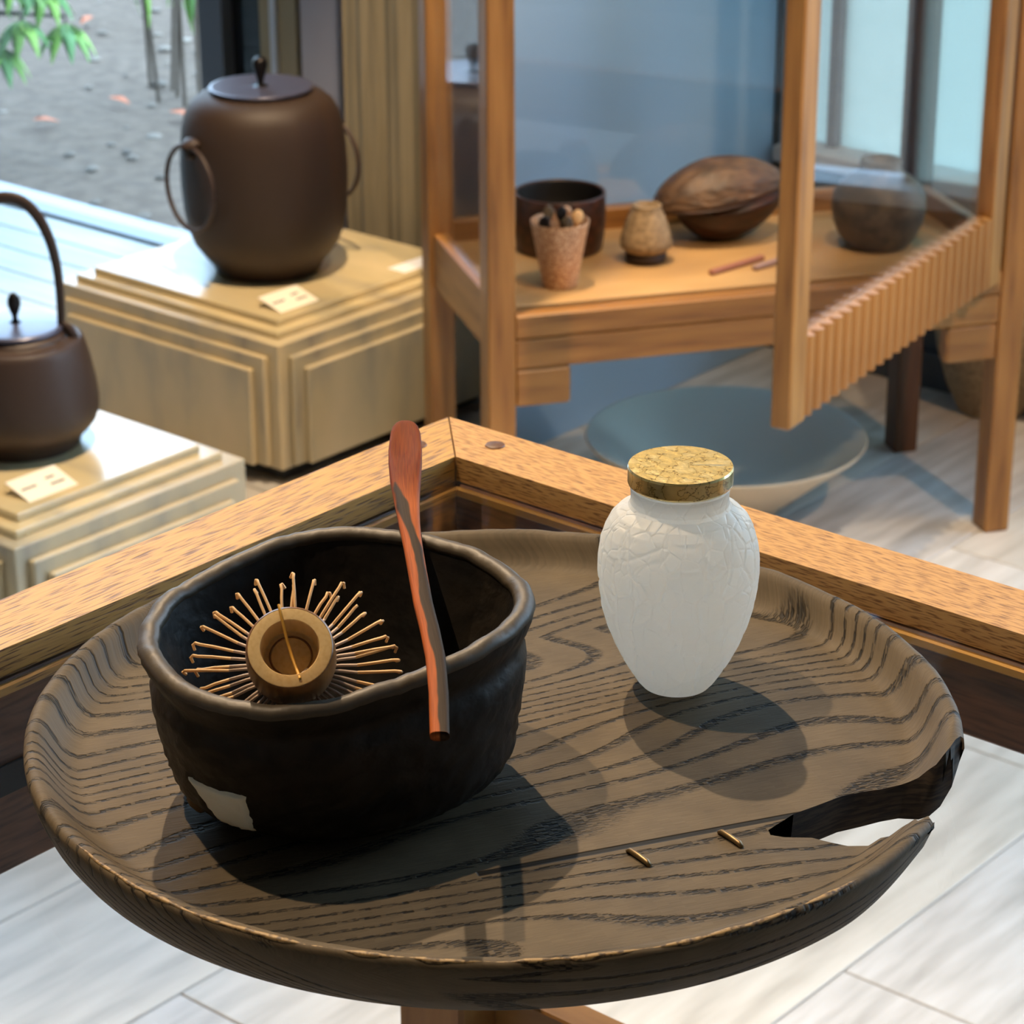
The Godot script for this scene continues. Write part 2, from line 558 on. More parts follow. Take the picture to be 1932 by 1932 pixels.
	M.bamboo_skin = mat(Color(0.50, 0.34, 0.18), 0.3, {"tri": true, "tex": noise_tex(noise(86, 0.02), [[0.2, Color(0.8, 0.75, 0.7)], [0.6, white]]), "scale": Vector3(30, 6, 30)})
	M.tine_pale = mat(Color(0.95, 0.80, 0.58), 0.5, {"back": Color(0.7, 0.6, 0.45)})
	M.tine_root = mat(Color(0.76, 0.66, 0.58), 0.5)
	M.split_gleam = mat(Color(0.88, 0.66, 0.26), 0.5)  # gold of the light glowing through the split handle
	M.scoop = mat(white, 0.6, {"tex": scoop_map(), "spec": 0.2})
	# room
	M.plaster = mat(Color(0.68, 0.67, 0.65), 0.9)
	M.ceiling = mat(Color(0.50, 0.49, 0.48), 0.9)
	var grain := noise_tex(noise(91, 0.012, FastNoiseLite.TYPE_SIMPLEX_SMOOTH, 4), [[0.0, Color(0.66, 0.645, 0.62)], [0.5, Color(0.75, 0.735, 0.715)], [1.0, Color(0.81, 0.80, 0.785)]])
	M.tile = [mat(white, 0.28, {"tri": true, "tex": grain, "scale": Vector3(0.8, 6, 6)}), mat(Color(0.96, 0.96, 0.97), 0.28, {"tri": true, "tex": grain, "scale": Vector3(0.9, 6, 7)}), mat(Color(0.98, 0.97, 0.95), 0.3, {"tri": true, "tex": grain, "scale": Vector3(0.7, 6, 5)})]
	M.grout = mat(Color(0.60, 0.59, 0.58), 0.9)
	M.blue_wall = mat(Color(0.62, 0.74, 0.86), 0.5)
	M.slate = mat(Color(0.22, 0.25, 0.28), 0.7)
	M.column = mat(Color(0.60, 0.60, 0.65), 0.6)
	M.frame_grey = mat(Color(0.36, 0.38, 0.42), 0.5)
	M.frame_beige = mat(Color(0.62, 0.55, 0.42), 0.6)
	M.frame_white = mat(Color(0.80, 0.82, 0.86), 0.5)
	M.sill = mat(Color(0.72, 0.73, 0.74), 0.6)
	M.curtain = mat(Color(0.57, 0.53, 0.44), 0.9, {"tri": true, "tex": noise_tex(noise(95, 0.02), [[0.2, Color(0.88, 0.88, 0.87)], [0.7, white]]), "scale": Vector3(5, 0.3, 5)})
	M.pane = pane_mat(0.02)
	M.dark_pane = pane_mat(0.6, Color(0.10, 0.13, 0.16))
	M.cab_glass = pane_mat(0.02)
	M.table_glass = pane_mat(0.03)
	M.table_glass.metallic_specular = 0.32
	M.frosted = mat(Color(0.54, 0.60, 0.62), 0.6, {"back": Color(0.97, 1.0, 0.96)})
	# outside
	M.soil = mat(white, 0.95, {"tri": true, "tex": noise_tex(noise(101, 0.02, FastNoiseLite.TYPE_SIMPLEX, 5), [[0.1, Color(0.37, 0.285, 0.22)], [0.5, Color(0.42, 0.335, 0.265)], [0.9, Color(0.47, 0.38, 0.31)]]), "bump": lump, "bump_cm": 0.06, "scale": Vector3(1.7, 1.7, 1.7)})
	M.deck = [mat(Color(0.93, 0.93, 0.92), 0.3, {"spec": 0.7, "tri": true, "tex": grain, "scale": Vector3(4, 4, 0.6)}), mat(Color(0.88, 0.885, 0.88), 0.3, {"spec": 0.7, "tri": true, "tex": grain, "scale": Vector3(5, 4, 0.7)})]
	M.leaf = [mat(Color(0.54, 0.68, 0.30), 0.45, {"back": Color(0.45, 0.7, 0.3)}), mat(Color(0.68, 0.80, 0.36), 0.45, {"back": Color(0.5, 0.8, 0.3)}), mat(Color(0.46, 0.63, 0.36), 0.45, {"back": Color(0.4, 0.65, 0.4)})]
	M.stem = mat(Color(0.36, 0.29, 0.22), 0.7)
	M.litter = mat(white, 0.9)
	M.litter.vertex_color_use_as_albedo = true
	M.fallen = mat(Color(0.80, 0.42, 0.24), 0.7)
	# small wares
	M.card = mat(Color(0.93, 0.90, 0.82), 0.6)
	M.card_white = mat(Color(0.95, 0.95, 0.95), 0.25)
	M.ink = mat(Color(0.25, 0.23, 0.2), 0.8)
	M.acrylic = pane_mat(0.05, Color(0.6, 0.6, 0.6))
	var coppery := noise_tex(noise(111, 0.02, FastNoiseLite.TYPE_SIMPLEX, 4), [[0.1, Color(0.58, 0.42, 0.30)], [0.5, Color(0.76, 0.60, 0.46)], [0.9, Color(0.88, 0.77, 0.65)]])
	M.copper = mat(white, 0.45, {"tri": true, "tex": coppery, "metal": 0.35, "scale": Vector3(18, 18, 18)})
	M.lacquer = mat(white, 0.4, {"tri": true, "tex": noise_tex(noise(113, 0.012), [[0.2, Color(0.16, 0.09, 0.06)], [0.8, Color(0.33, 0.19, 0.12)]]), "scale": Vector3(8, 8, 8)})
	M.black = mat(Color(0.04, 0.035, 0.03), 0.6)
	M.stoneware = mat(white, 0.6, {"tri": true, "tex": noise_tex(noise(115, 0.02), [[0.2, Color(0.47, 0.39, 0.28)], [0.8, Color(0.62, 0.53, 0.40)]]), "scale": Vector3(10, 10, 10)})
	M.stoneware_dark = mat(Color(0.20, 0.14, 0.09), 0.6)
	M.seed = mat(white, 0.55, {"tri": true, "tex": noise_tex(noise(117, 0.014, FastNoiseLite.TYPE_SIMPLEX_SMOOTH, 5), [[0.1, Color(0.20, 0.14, 0.085)], [0.5, Color(0.31, 0.22, 0.14)], [0.9, Color(0.44, 0.33, 0.22)]]), "bump": lump, "bump_cm": 0.15, "scale": Vector3(4, 12, 8)})
	M.seed_low = mat(Color(0.75, 0.62, 0.5), 0.5, {"tri": true, "tex": noise_tex(noise(118, 0.014, FastNoiseLite.TYPE_SIMPLEX_SMOOTH, 5), [[0.1, Color(0.16, 0.10, 0.06)], [0.9, Color(0.36, 0.23, 0.14)]]), "scale": Vector3(5, 14, 9)})
	M.pewter = mat(white, 0.5, {"tri": true, "tex": noise_tex(noise(119, 0.012), [[0.2, Color(0.27, 0.235, 0.185)], [0.8, Color(0.40, 0.35, 0.27)]]), "scale": Vector3(7, 7, 7)})
	M.pink = mat(Color(0.56, 0.37, 0.30), 0.6)
	M.lilac = mat(Color(0.56, 0.46, 0.44), 0.6)
	M.celadon = mat(Color(0.70, 0.76, 0.77), 0.25)
	M.biscuit = mat(Color(0.78, 0.72, 0.62), 0.6)
	M.lamp_can = mat(Color(0.05, 0.05, 0.05), 0.5)

# ------------------------------------------------------------------ room
func slab(parent: Node3D, called: String, a0: float, a1: float, y0: float, y1: float, b0: float, b1: float, m: Material, bevel := 0.001) -> MeshInstance3D:
	return part(parent, called, box(a1 - a0, y1 - y0, b1 - b0, bevel), m, Vector3((a0 + a1) / 2, (y0 + y1) / 2, (b0 + b1) / 2))

func make_room() -> void:
	var floor_ := setting("floor")
	slab(floor_, "floor_bed", -2.6, 2.95, -0.12, -0.006, -2.0, 2.6, M.grout)
	slab(floor_, "floor_bed", -2.6, 2.70, -0.12, -0.006, -5.6, -2.0, M.grout)
	var k := 0
	var b := -3.0
	while b < 0.62:
		var off := fposmod(k * 0.41, 1.2)
		var a := -0.3 - off
		while a < 2.9:
			var a1 := minf(a + 1.2, 2.88 if b > -2.01 else 1.2)
			if a1 > a + 0.05 and a1 > 0.3:
				slab(floor_, "tile", a + 0.0008, a1 - 0.0008, -0.006, 0.0, b + 0.0008, b + 0.1992, M.tile[(k * 5 + int(a * 7)) % 3], 0.0008)
			a += 1.2
		b += 0.2
		k += 1
	# pale boards along the garden window
	for n in 19:
		var pa := 1.203 + n * 0.0757
		var split := -3.1 - 0.9 * fposmod(n * 0.37, 1.0)
		slab(floor_, "plank", pa, pa + 0.0735, -0.006, 0.0, split + 0.001, -2.001, M.deck[n % 2], 0.0012)
		slab(floor_, "plank", pa, pa + 0.0735, -0.006, 0.0, -5.5, split - 0.001, M.deck[(n + 1) % 2], 0.0012)
	var ceil_ := setting("ceiling")
	slab(ceil_, "ceiling_board", -2.6, 2.95, 2.6, 2.72, -5.6, 2.6, M.ceiling)
	var wl := setting("wall_rear")
	slab(wl, "plaster", -2.6, -2.5, 0, 2.6, -5.6, 2.6, M.plaster)
	var wr := setting("wall_near")
	slab(wr, "plaster", -2.6, 2.95, 0, 2.6, 2.5, 2.6, M.plaster)
	var wf := setting("wall_far")
	slab(wf, "plaster", -2.6, 2.73, 0, 2.6, -5.6, -5.5, M.plaster)
	# garden front at a = 2.66: a wide window, then jamb, column and curtain
	var wg := setting("wall_garden")
	slab(wg, "lintel", 2.63, 2.73, 2.25, 2.6, -5.5, -2.60, M.plaster)
	slab(wg, "wall_board", 2.64, 2.73, 0, 2.6, -2.60, -1.998, M.column)
	var w1 := setting("window_1")
	slab(w1, "sill_rail", 2.645, 2.72, -0.006, 0.004, -5.5, -2.65, M.sill)
	slab(w1, "pane", 2.675, 2.681, 0.004, 2.25, -5.5, -2.868, M.pane, 0.0002)
	slab(w1, "mullion", 2.65, 2.71, 0.0, 2.25, -2.866, -2.815, M.frame_grey)
	slab(w1, "sash_pane", 2.672, 2.678, 0.0, 2.25, -2.815, -2.736, M.dark_pane, 0.0002)
	slab(w1, "sash_backing", 2.69, 2.72, 0.0, 2.25, -2.815, -2.736, M.slate)
	slab(w1, "jamb", 2.65, 2.72, 0.0, 2.25, -2.736, -2.711, M.frame_beige)
	slab(w1, "stop_bead", 2.645, 2.72, 0.0, 2.25, -2.7105, -2.6985, M.frame_white)
	slab(w1, "casing", 2.65, 2.72, 0.0, 2.25, -2.698, -2.66, M.frame_beige)
	slab(w1, "casing", 2.67, 2.73, 0.0, 2.25, -2.66, -2.60, M.slate)
	var tr := setting("trim_1")
	slab(tr, "column", 2.60, 2.70, 0.0, 2.6, -2.605, -2.525, M.column, 0.004)
	# curtain hanging beside the column
	var cv := PackedVector3Array()
	var ci := PackedInt32Array()
	var cols := 60
	for s in cols + 1:
		var t := float(s) / cols
		var bb := lerpf(-2.422, -2.268, t)
		var aa := 2.498 + 0.005 * sin(t * 17.0) + 0.002 * sin(t * 41.0 + 1.0)
		for side in 2:
			cv.append(Vector3(aa + side * 0.003, 0.02, bb))
			cv.append(Vector3(aa + side * 0.003, 2.55, bb))
	for s in cols:
		var q := s * 4
		ci.append_array(PackedInt32Array([q, q + 1, q + 4, q + 1, q + 5, q + 4, q + 2, q + 6, q + 3, q + 3, q + 6, q + 7]))
		ci.append_array(PackedInt32Array([q + 1, q + 3, q + 5, q + 3, q + 7, q + 5, q, q + 4, q + 2, q + 2, q + 4, q + 6]))
	var cur := thing("curtain", "olive brown curtain hanging in soft folds beside the grey column", "curtain", Vector3.ZERO, YAW)
	part(cur, "cloth", build(cv, ci, PackedVector2Array(), true, true), M.curtain)
	slab(cur, "rail", 2.49, 2.515, 2.55, 2.575, -2.43, -2.27, M.frame_grey)
	# blue grey wall behind the cabinet
	var wb := setting("wall_back")
	slab(wb, "panel", 2.30, 2.86, 0, 2.6, -1.998, -1.968, M.blue_wall)
	slab(wb, "edge_strip", 2.8605, 2.868, 0, 2.6, -1.975, -1.962, M.slate)
	# wall with the frosted window, at a = 2.87, and unseen clear panes added further right for blue daylight
	var wrt := setting("wall_right")
	slab(wrt, "dado", 2.87, 2.95, 0, 0.27, -1.998, 2.5, M.slate)
	slab(wrt, "lintel", 2.87, 2.95, 1.55, 2.6, -1.998, -1.20, M.plaster)
	slab(wrt, "lintel", 2.87, 2.95, 2.35, 2.6, -1.20, 2.5, M.plaster)
	slab(wrt, "pier", 2.87, 2.95, 0.27, 2.35, 1.3, 2.5, M.plaster)
	slab(wrt, "pier", 2.87, 2.95, 0.27, 1.55, -1.998, -1.955, M.blue_wall)
	var w2 := setting("window_2")
	slab(w2, "sill_board", 2.845, 2.93, 0.27, 0.292, -1.96, 1.3, M.sill, 0.003)
	slab(w2, "pane", 2.90, 2.906, 0.29, 1.55, -1.955, -1.21, M.frosted, 0.0002)
	slab(w2, "pane", 2.90, 2.906, 0.29, 2.35, -1.196, -0.30, M.pane, 0.0002)  # clear pane out of view, added to throw blue light on the floor
	slab(w2, "pane", 2.90, 2.906, 0.29, 2.35, -0.286, 1.3, M.pane, 0.0002)  # second clear pane added out of view for the same light
	slab(w2, "mullion", 2.885, 2.92, 0.29, 1.55, -1.9, -1.886, M.frame_grey)
	slab(w2, "mullion", 2.885, 2.92, 0.29, 2.35, -1.21, -1.196, M.frame_grey)
	slab(w2, "mullion", 2.885, 2.92, 0.29, 2.35, -0.30, -0.286, M.frame_grey)
	var sk := setting("trim_2")
	slab(sk, "baseboard", 2.858, 2.87, 0, 0.05, -1.962, 2.5, M.slate)

# ------------------------------------------------------------------ lamps
func spot(at: Vector3, target: Vector3, col: Color, energy: float, angle: float, label: String, size := 0.02) -> void:
	var t := thing("spot_lamp", label, "lamp", at, 0.0, "track spot lamps")
	var dir := (target - at).normalized()
	var holder := Basis.looking_at(dir, Vector3.UP if absf(dir.y) < 0.99 else Vector3.RIGHT)
	var can := part(t, "can", lathe([Vector2(0.0, 0.13), Vector2(0.026, 0.13), Vector2(0.03, 0.125), Vector2(0.034, 0.0), Vector2(0.034, 0.0), Vector2(0.030, 0.0), Vector2(0.030, 0.0), Vector2(0.028, 0.02), Vector2(0.0, 0.02)], 32), M.lamp_can)
	can.transform = Transform3D(holder * Basis(Vector3.RIGHT, PI / 2), Vector3.ZERO)
	var glow := mat(Color(0, 0, 0), 0.5)
	glow.emission_enabled = true
	glow.emission = col
	glow.emission_energy_multiplier = 6.0
	var lens := part(t, "lens", lathe([Vector2(0.0, 0.0), Vector2(0.026, 0.0), Vector2(0.026, 0.0), Vector2(0.026, 0.006), Vector2(0.026, 0.006), Vector2(0.0, 0.006)], 32), glow)
	lens.transform = Transform3D(holder * Basis(Vector3.RIGHT, PI / 2), dir * -0.012)
	part(t, "arm", box(0.014, 2.6 - at.y - 0.03, 0.014), M.lamp_can, Vector3(0, (2.6 - at.y) / 2 + 0.015, 0))
	var l := SpotLight3D.new()
	l.name = "light"
	l.light_color = col
	l.light_energy = energy
	l.spot_angle = angle
	l.spot_angle_attenuation = 0.5
	l.spot_range = 8.0
	l.spot_attenuation = 2.0
	l.light_size = size
	l.shadow_enabled = true
	t.add_child(l)
	l.transform = Transform3D(holder, dir * 0.012)

func make_lamps() -> void:
	var warm := Color(1.0, 0.88, 0.73)
	spot(Vector3(-0.31, 2.36, -1.93), Vector3(0, 0.82, -0.73), warm, 4.3, 40.0, "black track spot lamp furthest towards the garden window", 0.012)
	spot(Vector3(-0.56, 2.36, -1.03), Vector3(0, 0.82, -0.73), warm, 2.0, 40.0, "black track spot lamp straight above the left of the glass table", 0.012)
	spot(Vector3(-0.10, 2.36, -2.5), Vector3(-0.30, 0.2, -2.98), warm, 7.0, 20.0, "black track spot lamp turned to the kettle plinths", 0.03)
	spot(Vector3(0.5, 2.36, -2.2), Vector3(0.28, 0.3, -2.82), warm, 3.7, 16.0, "black track spot lamp turned to the open wooden cabinet", 0.03)
	spot(Vector3(1.25, 2.36, -1.0), Vector3(0.32, 0.52, -2.75), Color(1.0, 0.80, 0.58), 3.4, 11.5, "black track spot lamp furthest right, turned to the cabinet front", 0.03)
	spot(Vector3(0.75, 2.36, -1.3), Vector3(0.34, 0.0, -2.15), Color(1.0, 0.94, 0.86), 5.0, 15.5, "black track spot lamp turned to the floor beyond the table", 0.03)
	spot(Vector3(-0.85, 2.36, -1.5), Vector3(-0.3, 0.0, -1.8), Color(1.0, 0.96, 0.9), 3.5, 18.0, "black track spot lamp turned to the floor left of the table", 0.03)

# ------------------------------------------------------------------ outside
func leaf_mesh(l: float, w: float, bend: float) -> ArrayMesh:
	var v := PackedVector3Array()
	var idx := PackedInt32Array()
	var n := 7
	for k in n:
		var t := float(k) / (n - 1)
		var ww := w * sin(PI * pow(t, 0.8)) * 0.5 + 0.0004
		var y := -bend * t * t
		v.append(Vector3(-ww, y + ww * 0.25, -l * t))
		v.append(Vector3(0, y, -l * t))
		v.append(Vector3(ww, y + ww * 0.25, -l * t))
		v.append(Vector3(0, y - 0.0008, -l * t))
	for k in n - 1:
		var a := k * 4
		for q in 4:
			var c := a + q
			var d := a + (q + 1) % 4
			idx.append_array(PackedInt32Array([c, d, c + 4, d, d + 4, c + 4]))
	return build(v, idx, PackedVector2Array(), true, true)

func make_outside() -> void:
	var gr := setting("ground")
	# uneven soil, as a sheet with thickness
	var v := PackedVector3Array()
	var idx := PackedInt32Array()
	var hn := noise(131, 0.6, FastNoiseLite.TYPE_SIMPLEX_SMOOTH, 4)
	var nx := 90
	var nz := 70
	for i in nx + 1:
		for j in nz + 1:
			var a := 2.735 + 6.0 * i / nx + 22.0 * pow(float(i) / nx, 4.0)
			var b := -12.0 + 16.0 * j / nz
			v.append(Vector3(a, -0.05 + 0.014 * hn.get_noise_2d(a * 3.0, b * 3.0), b))
	for i in nx:
		for j in nz:
			var q := i * (nz + 1) + j
			idx.append_array(PackedInt32Array([q, q + nz + 1, q + 1, q + 1, q + nz + 1, q + nz + 2]))
	for k in range(0, idx.size(), 3):
		var fn := (v[idx[k + 2]] - v[idx[k]]).cross(v[idx[k + 1]] - v[idx[k]])
		if fn.y < 0.0:
			var t := idx[k + 1]
			idx[k + 1] = idx[k + 2]
			idx[k + 2] = t
	part(gr, "soil", build(v, idx, PackedVector2Array(), true, false), M.soil)
	var spots := [Vector3(-0.927, 0, -5.78), Vector3(-0.653, 0, -4.915), Vector3(-0.62, 0, -4.86), Vector3(-0.785, 0, -5.03), Vector3(-0.904, 0, -4.854)]
	for k in spots.size():
		var f := thing("fallen_leaf", ["orange fallen leaf furthest up the bare soil", "orange fallen leaf at the foot of the thin stems", "small orange fallen leaf touching another near the stems", "small curled fallen leaf on bare soil before the thin stems", "pale fallen leaf on the bare soil under the broad leaved shrub"][k], "leaf", spots[k] + Vector3(0, -0.028, 0), rng.randf() * 360.0, "fallen leaves on the soil")
		part(f, "blade", leaf_mesh(0.05, 0.026, 0.008), M.fallen)
	# small stones and bits of bark on the soil
	var bit := lathe([Vector2(0, -0.004), Vector2(0.008, -0.003), Vector2(0.011, 0.001), Vector2(0.006, 0.005), Vector2(0, 0.006)], 8)
	var mm := MultiMesh.new()
	mm.transform_format = MultiMesh.TRANSFORM_3D
	mm.use_colors = true
	mm.mesh = bit
	mm.instance_count = 900
	for k in 900:
		var p := grid(rng.randf_range(2.8, 6.2), -0.047, rng.randf_range(-7.0, -2.6))
		var sc := rng.randf_range(0.5, 1.5)
		mm.set_instance_transform(k, Transform3D(Basis(Vector3.UP, rng.randf() * TAU).scaled(Vector3(sc, sc * 0.6, sc * rng.randf_range(0.6, 1.6))), p))
		mm.set_instance_color(k, Color(0.10, 0.07, 0.05).lerp(Color(0.34, 0.26, 0.20), pow(rng.randf(), 1.5)))
	var lit := MultiMeshInstance3D.new()
	lit.name = "soil_litter"
	lit.multimesh = mm
	lit.material_override = M.litter
	add_child(lit, true)
	lit.set_meta("kind", "stuff")
	tag(lit, "small stones and bark bits scattered over the garden soil", "litter")
	# broad leaved shrub: each leaf a fan of blades on its own stalk
	var foot := Vector3(-1.02, -0.06, -4.78)
	var sh := thing("leafy_shrub", "bright green shrub with fan shaped leaves at the garden window", "shrub", foot)
	var fans := [Vector3(-0.865, 0.215, -4.60), Vector3(-0.79, 0.205, -4.62), Vector3(-0.90, 0.17, -4.58), Vector3(-0.83, 0.26, -4.66), Vector3(-0.91, 0.27, -4.70), Vector3(-0.865, 0.30, -4.60), Vector3(-0.96, 0.20, -4.66), Vector3(-0.76, 0.30, -4.72), Vector3(-0.95, 0.33, -4.6)]
	for k in fans.size():
		var tip: Vector3 = fans[k] - foot
		part(sh, "stem", tube([Vector3(0, 0, 0), tip * Vector3(0.4, 0.8, 0.4) + Vector3(0, 0.05, 0), tip + Vector3(0, 0.012, -0.01), tip], 0.0035, 6), M.stem)
		var n := 7
		for j in n:
			var lf := part(sh, "leaf", leaf_mesh(0.085 - 0.012 * absf(j - 3.0) * 0.5, 0.024, 0.030), M.leaf[(k * 2 + j) % 3], tip)
			lf.rotation = Vector3(-0.35 - 0.15 * rng.randf(), PI + (j - 3.0) * 0.62 + 0.3 * sin(k * 2.0), 0.0)
	# thin stemmed plant, a clump that runs up out of the picture
	var base := Vector3(-0.66, -0.06, -5.10)
	var clump := thing("bamboo_clump", "clump of thin upright stems with drooping narrow leaves left of the window mullion", "bamboo", base)
	var feet := [Vector3(-0.728, 0, -5.22), Vector3(-0.695, 0, -5.09), Vector3(-0.664, 0, -5.13), Vector3(-0.638, 0, -5.04), Vector3(-0.615, 0, -5.09), Vector3(-0.68, 0, -5.18)]
	for k in feet.size():
		var p0: Vector3 = Vector3(feet[k].x, -0.06, feet[k].z) - base
		var lean := Vector3(rng.randf_range(-0.10, 0.03), 0.7, rng.randf_range(0.0, 0.1))
		part(clump, "stem", tube([p0, p0 + lean * 0.35 + Vector3(0.008, 0, 0), p0 + lean], 0.0048, 6), M.stem)
		for j in 9:
			var t := rng.randf_range(0.38, 1.0)
			var lf := part(clump, "leaf", leaf_mesh(0.11, 0.016, 0.05), M.leaf[j % 3], p0 + lean * t)
			lf.rotation = Vector3(rng.randf_range(-1.3, -0.5), rng.randf() * TAU, 0)

# ------------------------------------------------------------------ table
func make_table() -> void:
	var t := thing("display_table", "oak framed display table with inset glass top and dark inner sides", "table", Vector3.ZERO, YAW)
	var a1 := 0.768
	var b0 := -0.6885
	var a0 := 0.128
	var b1 := -0.0485
	var w := 0.0325
	var y0 := 0.8005
	var y1 := 0.811
	# mitred frame rails: each outline is a trapezium in plan
	var rails := [
		[Vector2(a0, b0), Vector2(a1, b0), Vector2(a1 - w, b0 + w), Vector2(a0 + w, b0 + w), M.oak_x],
		[Vector2(a1, b0), Vector2(a1, b1), Vector2(a1 - w, b1 - w), Vector2(a1 - w, b0 + w), M.oak_ray],
		[Vector2(a1, b1), Vector2(a0, b1), Vector2(a0 + w, b1 - w), Vector2(a1 - w, b1 - w), M.oak_x],
		[Vector2(a0, b1), Vector2(a0, b0), Vector2(a0 + w, b0 + w), Vector2(a0 + w, b1 - w), M.oak_z]]
	for r in rails:
		var c := Vector2.ZERO
		for k in 4:
			c += r[k] / 4.0
		var o := []
		for k in 4:
			o.append(c + (r[k] - c) * 0.9985)
		part(t, "frame_rail", prism(o, y0, y1), r[4])
	for q in [[a1 - 0.013, b0 + 0.037], [a1 - 0.033, b0 + 0.012], [a1 - 0.013, b1 - 0.03], [a0 + 0.03, b0 + 0.013]]:
		part(t, "peg", lathe([Vector2(0, 0.0006), Vector2(0.0038, 0.0006), Vector2(0.0042, 0.0), Vector2(0.0042, -0.004), Vector2(0, -0.004)], 20), M.dark_x, Vector3(q[0], y1, q[1]), Vector3.ZERO, "dark round peg")
	slab(t, "glass_top", a0 + w - 0.004, a1 - w + 0.004, GLASS_Y - 0.006, GLASS_Y, b0 + w - 0.004, b1 - w + 0.004, M.table_glass, 0.0008)
	# aprons
	slab(t, "apron", a0 + w, a1 - 0.004, 0.727, 0.7998, b0 + 0.008, b0 + 0.034, M.dark_x)
	slab(t, "apron", a1 - 0.034, a1 - 0.008, 0.766, 0.7998, b0 + w, b1 - w, M.dark_z)
	slab(t, "apron", a0 + w, a1 - w, 0.745, 0.7998, b1 - 0.034, b1 - 0.008, M.dark_x)
	slab(t, "apron", a0 + 0.008, a0 + 0.034, 0.745, 0.7998, b0 + w, b1 - w, M.dark_z)
	slab(t, "black_strip", a0 + w, a1 - 0.035, 0.7575, 0.769, b0 + 0.034, b0 + 0.0352, M.black, 0.0003)  # thin black strip along the face of the left apron
	# bright beads that hold the glass
	var gold: Material = M.brass
	slab(t, "bead", a0 + w, a1 - w - 0.002, 0.7955, 0.7996, b0 + 0.034, b0 + 0.0365, M.oak_x, 0.001)
	slab(t, "bead", a1 - 0.0365, a1 - 0.034, 0.7955, 0.7996, b0 + w + 0.002, b1 - w, gold, 0.0012)
	# legs, stretcher
	for q in [[a1 - 0.040, b0], [a1 - 0.040, b1 - 0.0385], [a0, b0], [a0, b1 - 0.0385]]:
		slab(t, "leg", q[0], q[0] + 0.040, 0.0, 0.766, q[1], q[1] + 0.0385, M.cab_y, 0.002)
	slab(t, "stretcher", a1 - 0.018, a1 - 0.001, 0.50, 0.553, b0 + 0.0385, b1 - 0.0385, M.cab_z)

# ------------------------------------------------------------------ plinths with stepped faces
func stepped_plinth(label: String, a0: float, a1: float, b0: float, b1: float) -> void:
	var ca := (a0 + a1) / 2
	var cb := (b0 + b1) / 2
	var t := thing("plinth", label, "plinth", grid(ca, 0, cb), YAW, "stepped display plinths")
	var la := a1 - a0
	var lb := b1 - b0
	var s := 0.0165
	var th := 0.0088
	part(t, "base", box(la - 0.03, 0.022, lb - 0.03), M.plinth, Vector3(0, 0.011, 0))
	part(t, "core", box(la, 0.16, lb, 0.0012), M.wash, Vector3(0, 0.10, 0))
	for k in [1, 2]:
		var i: float = k * s
		part(t, "top_layer", box(la - 2 * i, th, lb - 2 * i, 0.0014), M.wash_top, Vector3(0, 0.18 + (k - 0.5) * th, 0))
		var hh: float = 0.16 - 2 * i + (i - 0.004 if k > 0 else 0.0)
		var hy: float = 0.02 + 0.004 + hh / 2
		for sg in [-1, 1]:
			part(t, "side_layer", box(th, hh, lb - 2 * i, 0.0014), M.wash, Vector3(sg * (la / 2 + (k - 0.5) * th), hy, 0))
			part(t, "side_layer", box(la - 2 * i, hh, th, 0.0014), M.wash, Vector3(0, hy, sg * (lb / 2 + (k - 0.5) * th)))

func make_plinths() -> void:
	stepped_plinth("large pale wooden plinth with stepped edges under the tall brown kettle", 2.060, 2.455, -2.515, -2.118)
	stepped_plinth("smaller pale wooden plinth with stepped edges under the kettle with the arched handle", 1.467, 1.781, -2.201, -1.887)

# ------------------------------------------------------------------ cabinet
const CAB_AT := Vector3(0.549, 0.0, -2.79)
const CAB_TURN := 15.5
func on_shelf(x: float, z: float) -> Vector3:
	return CAB_AT + Basis(Vector3.UP, deg_to_rad(CAB_TURN)) * Vector3(x, 0.32, z)

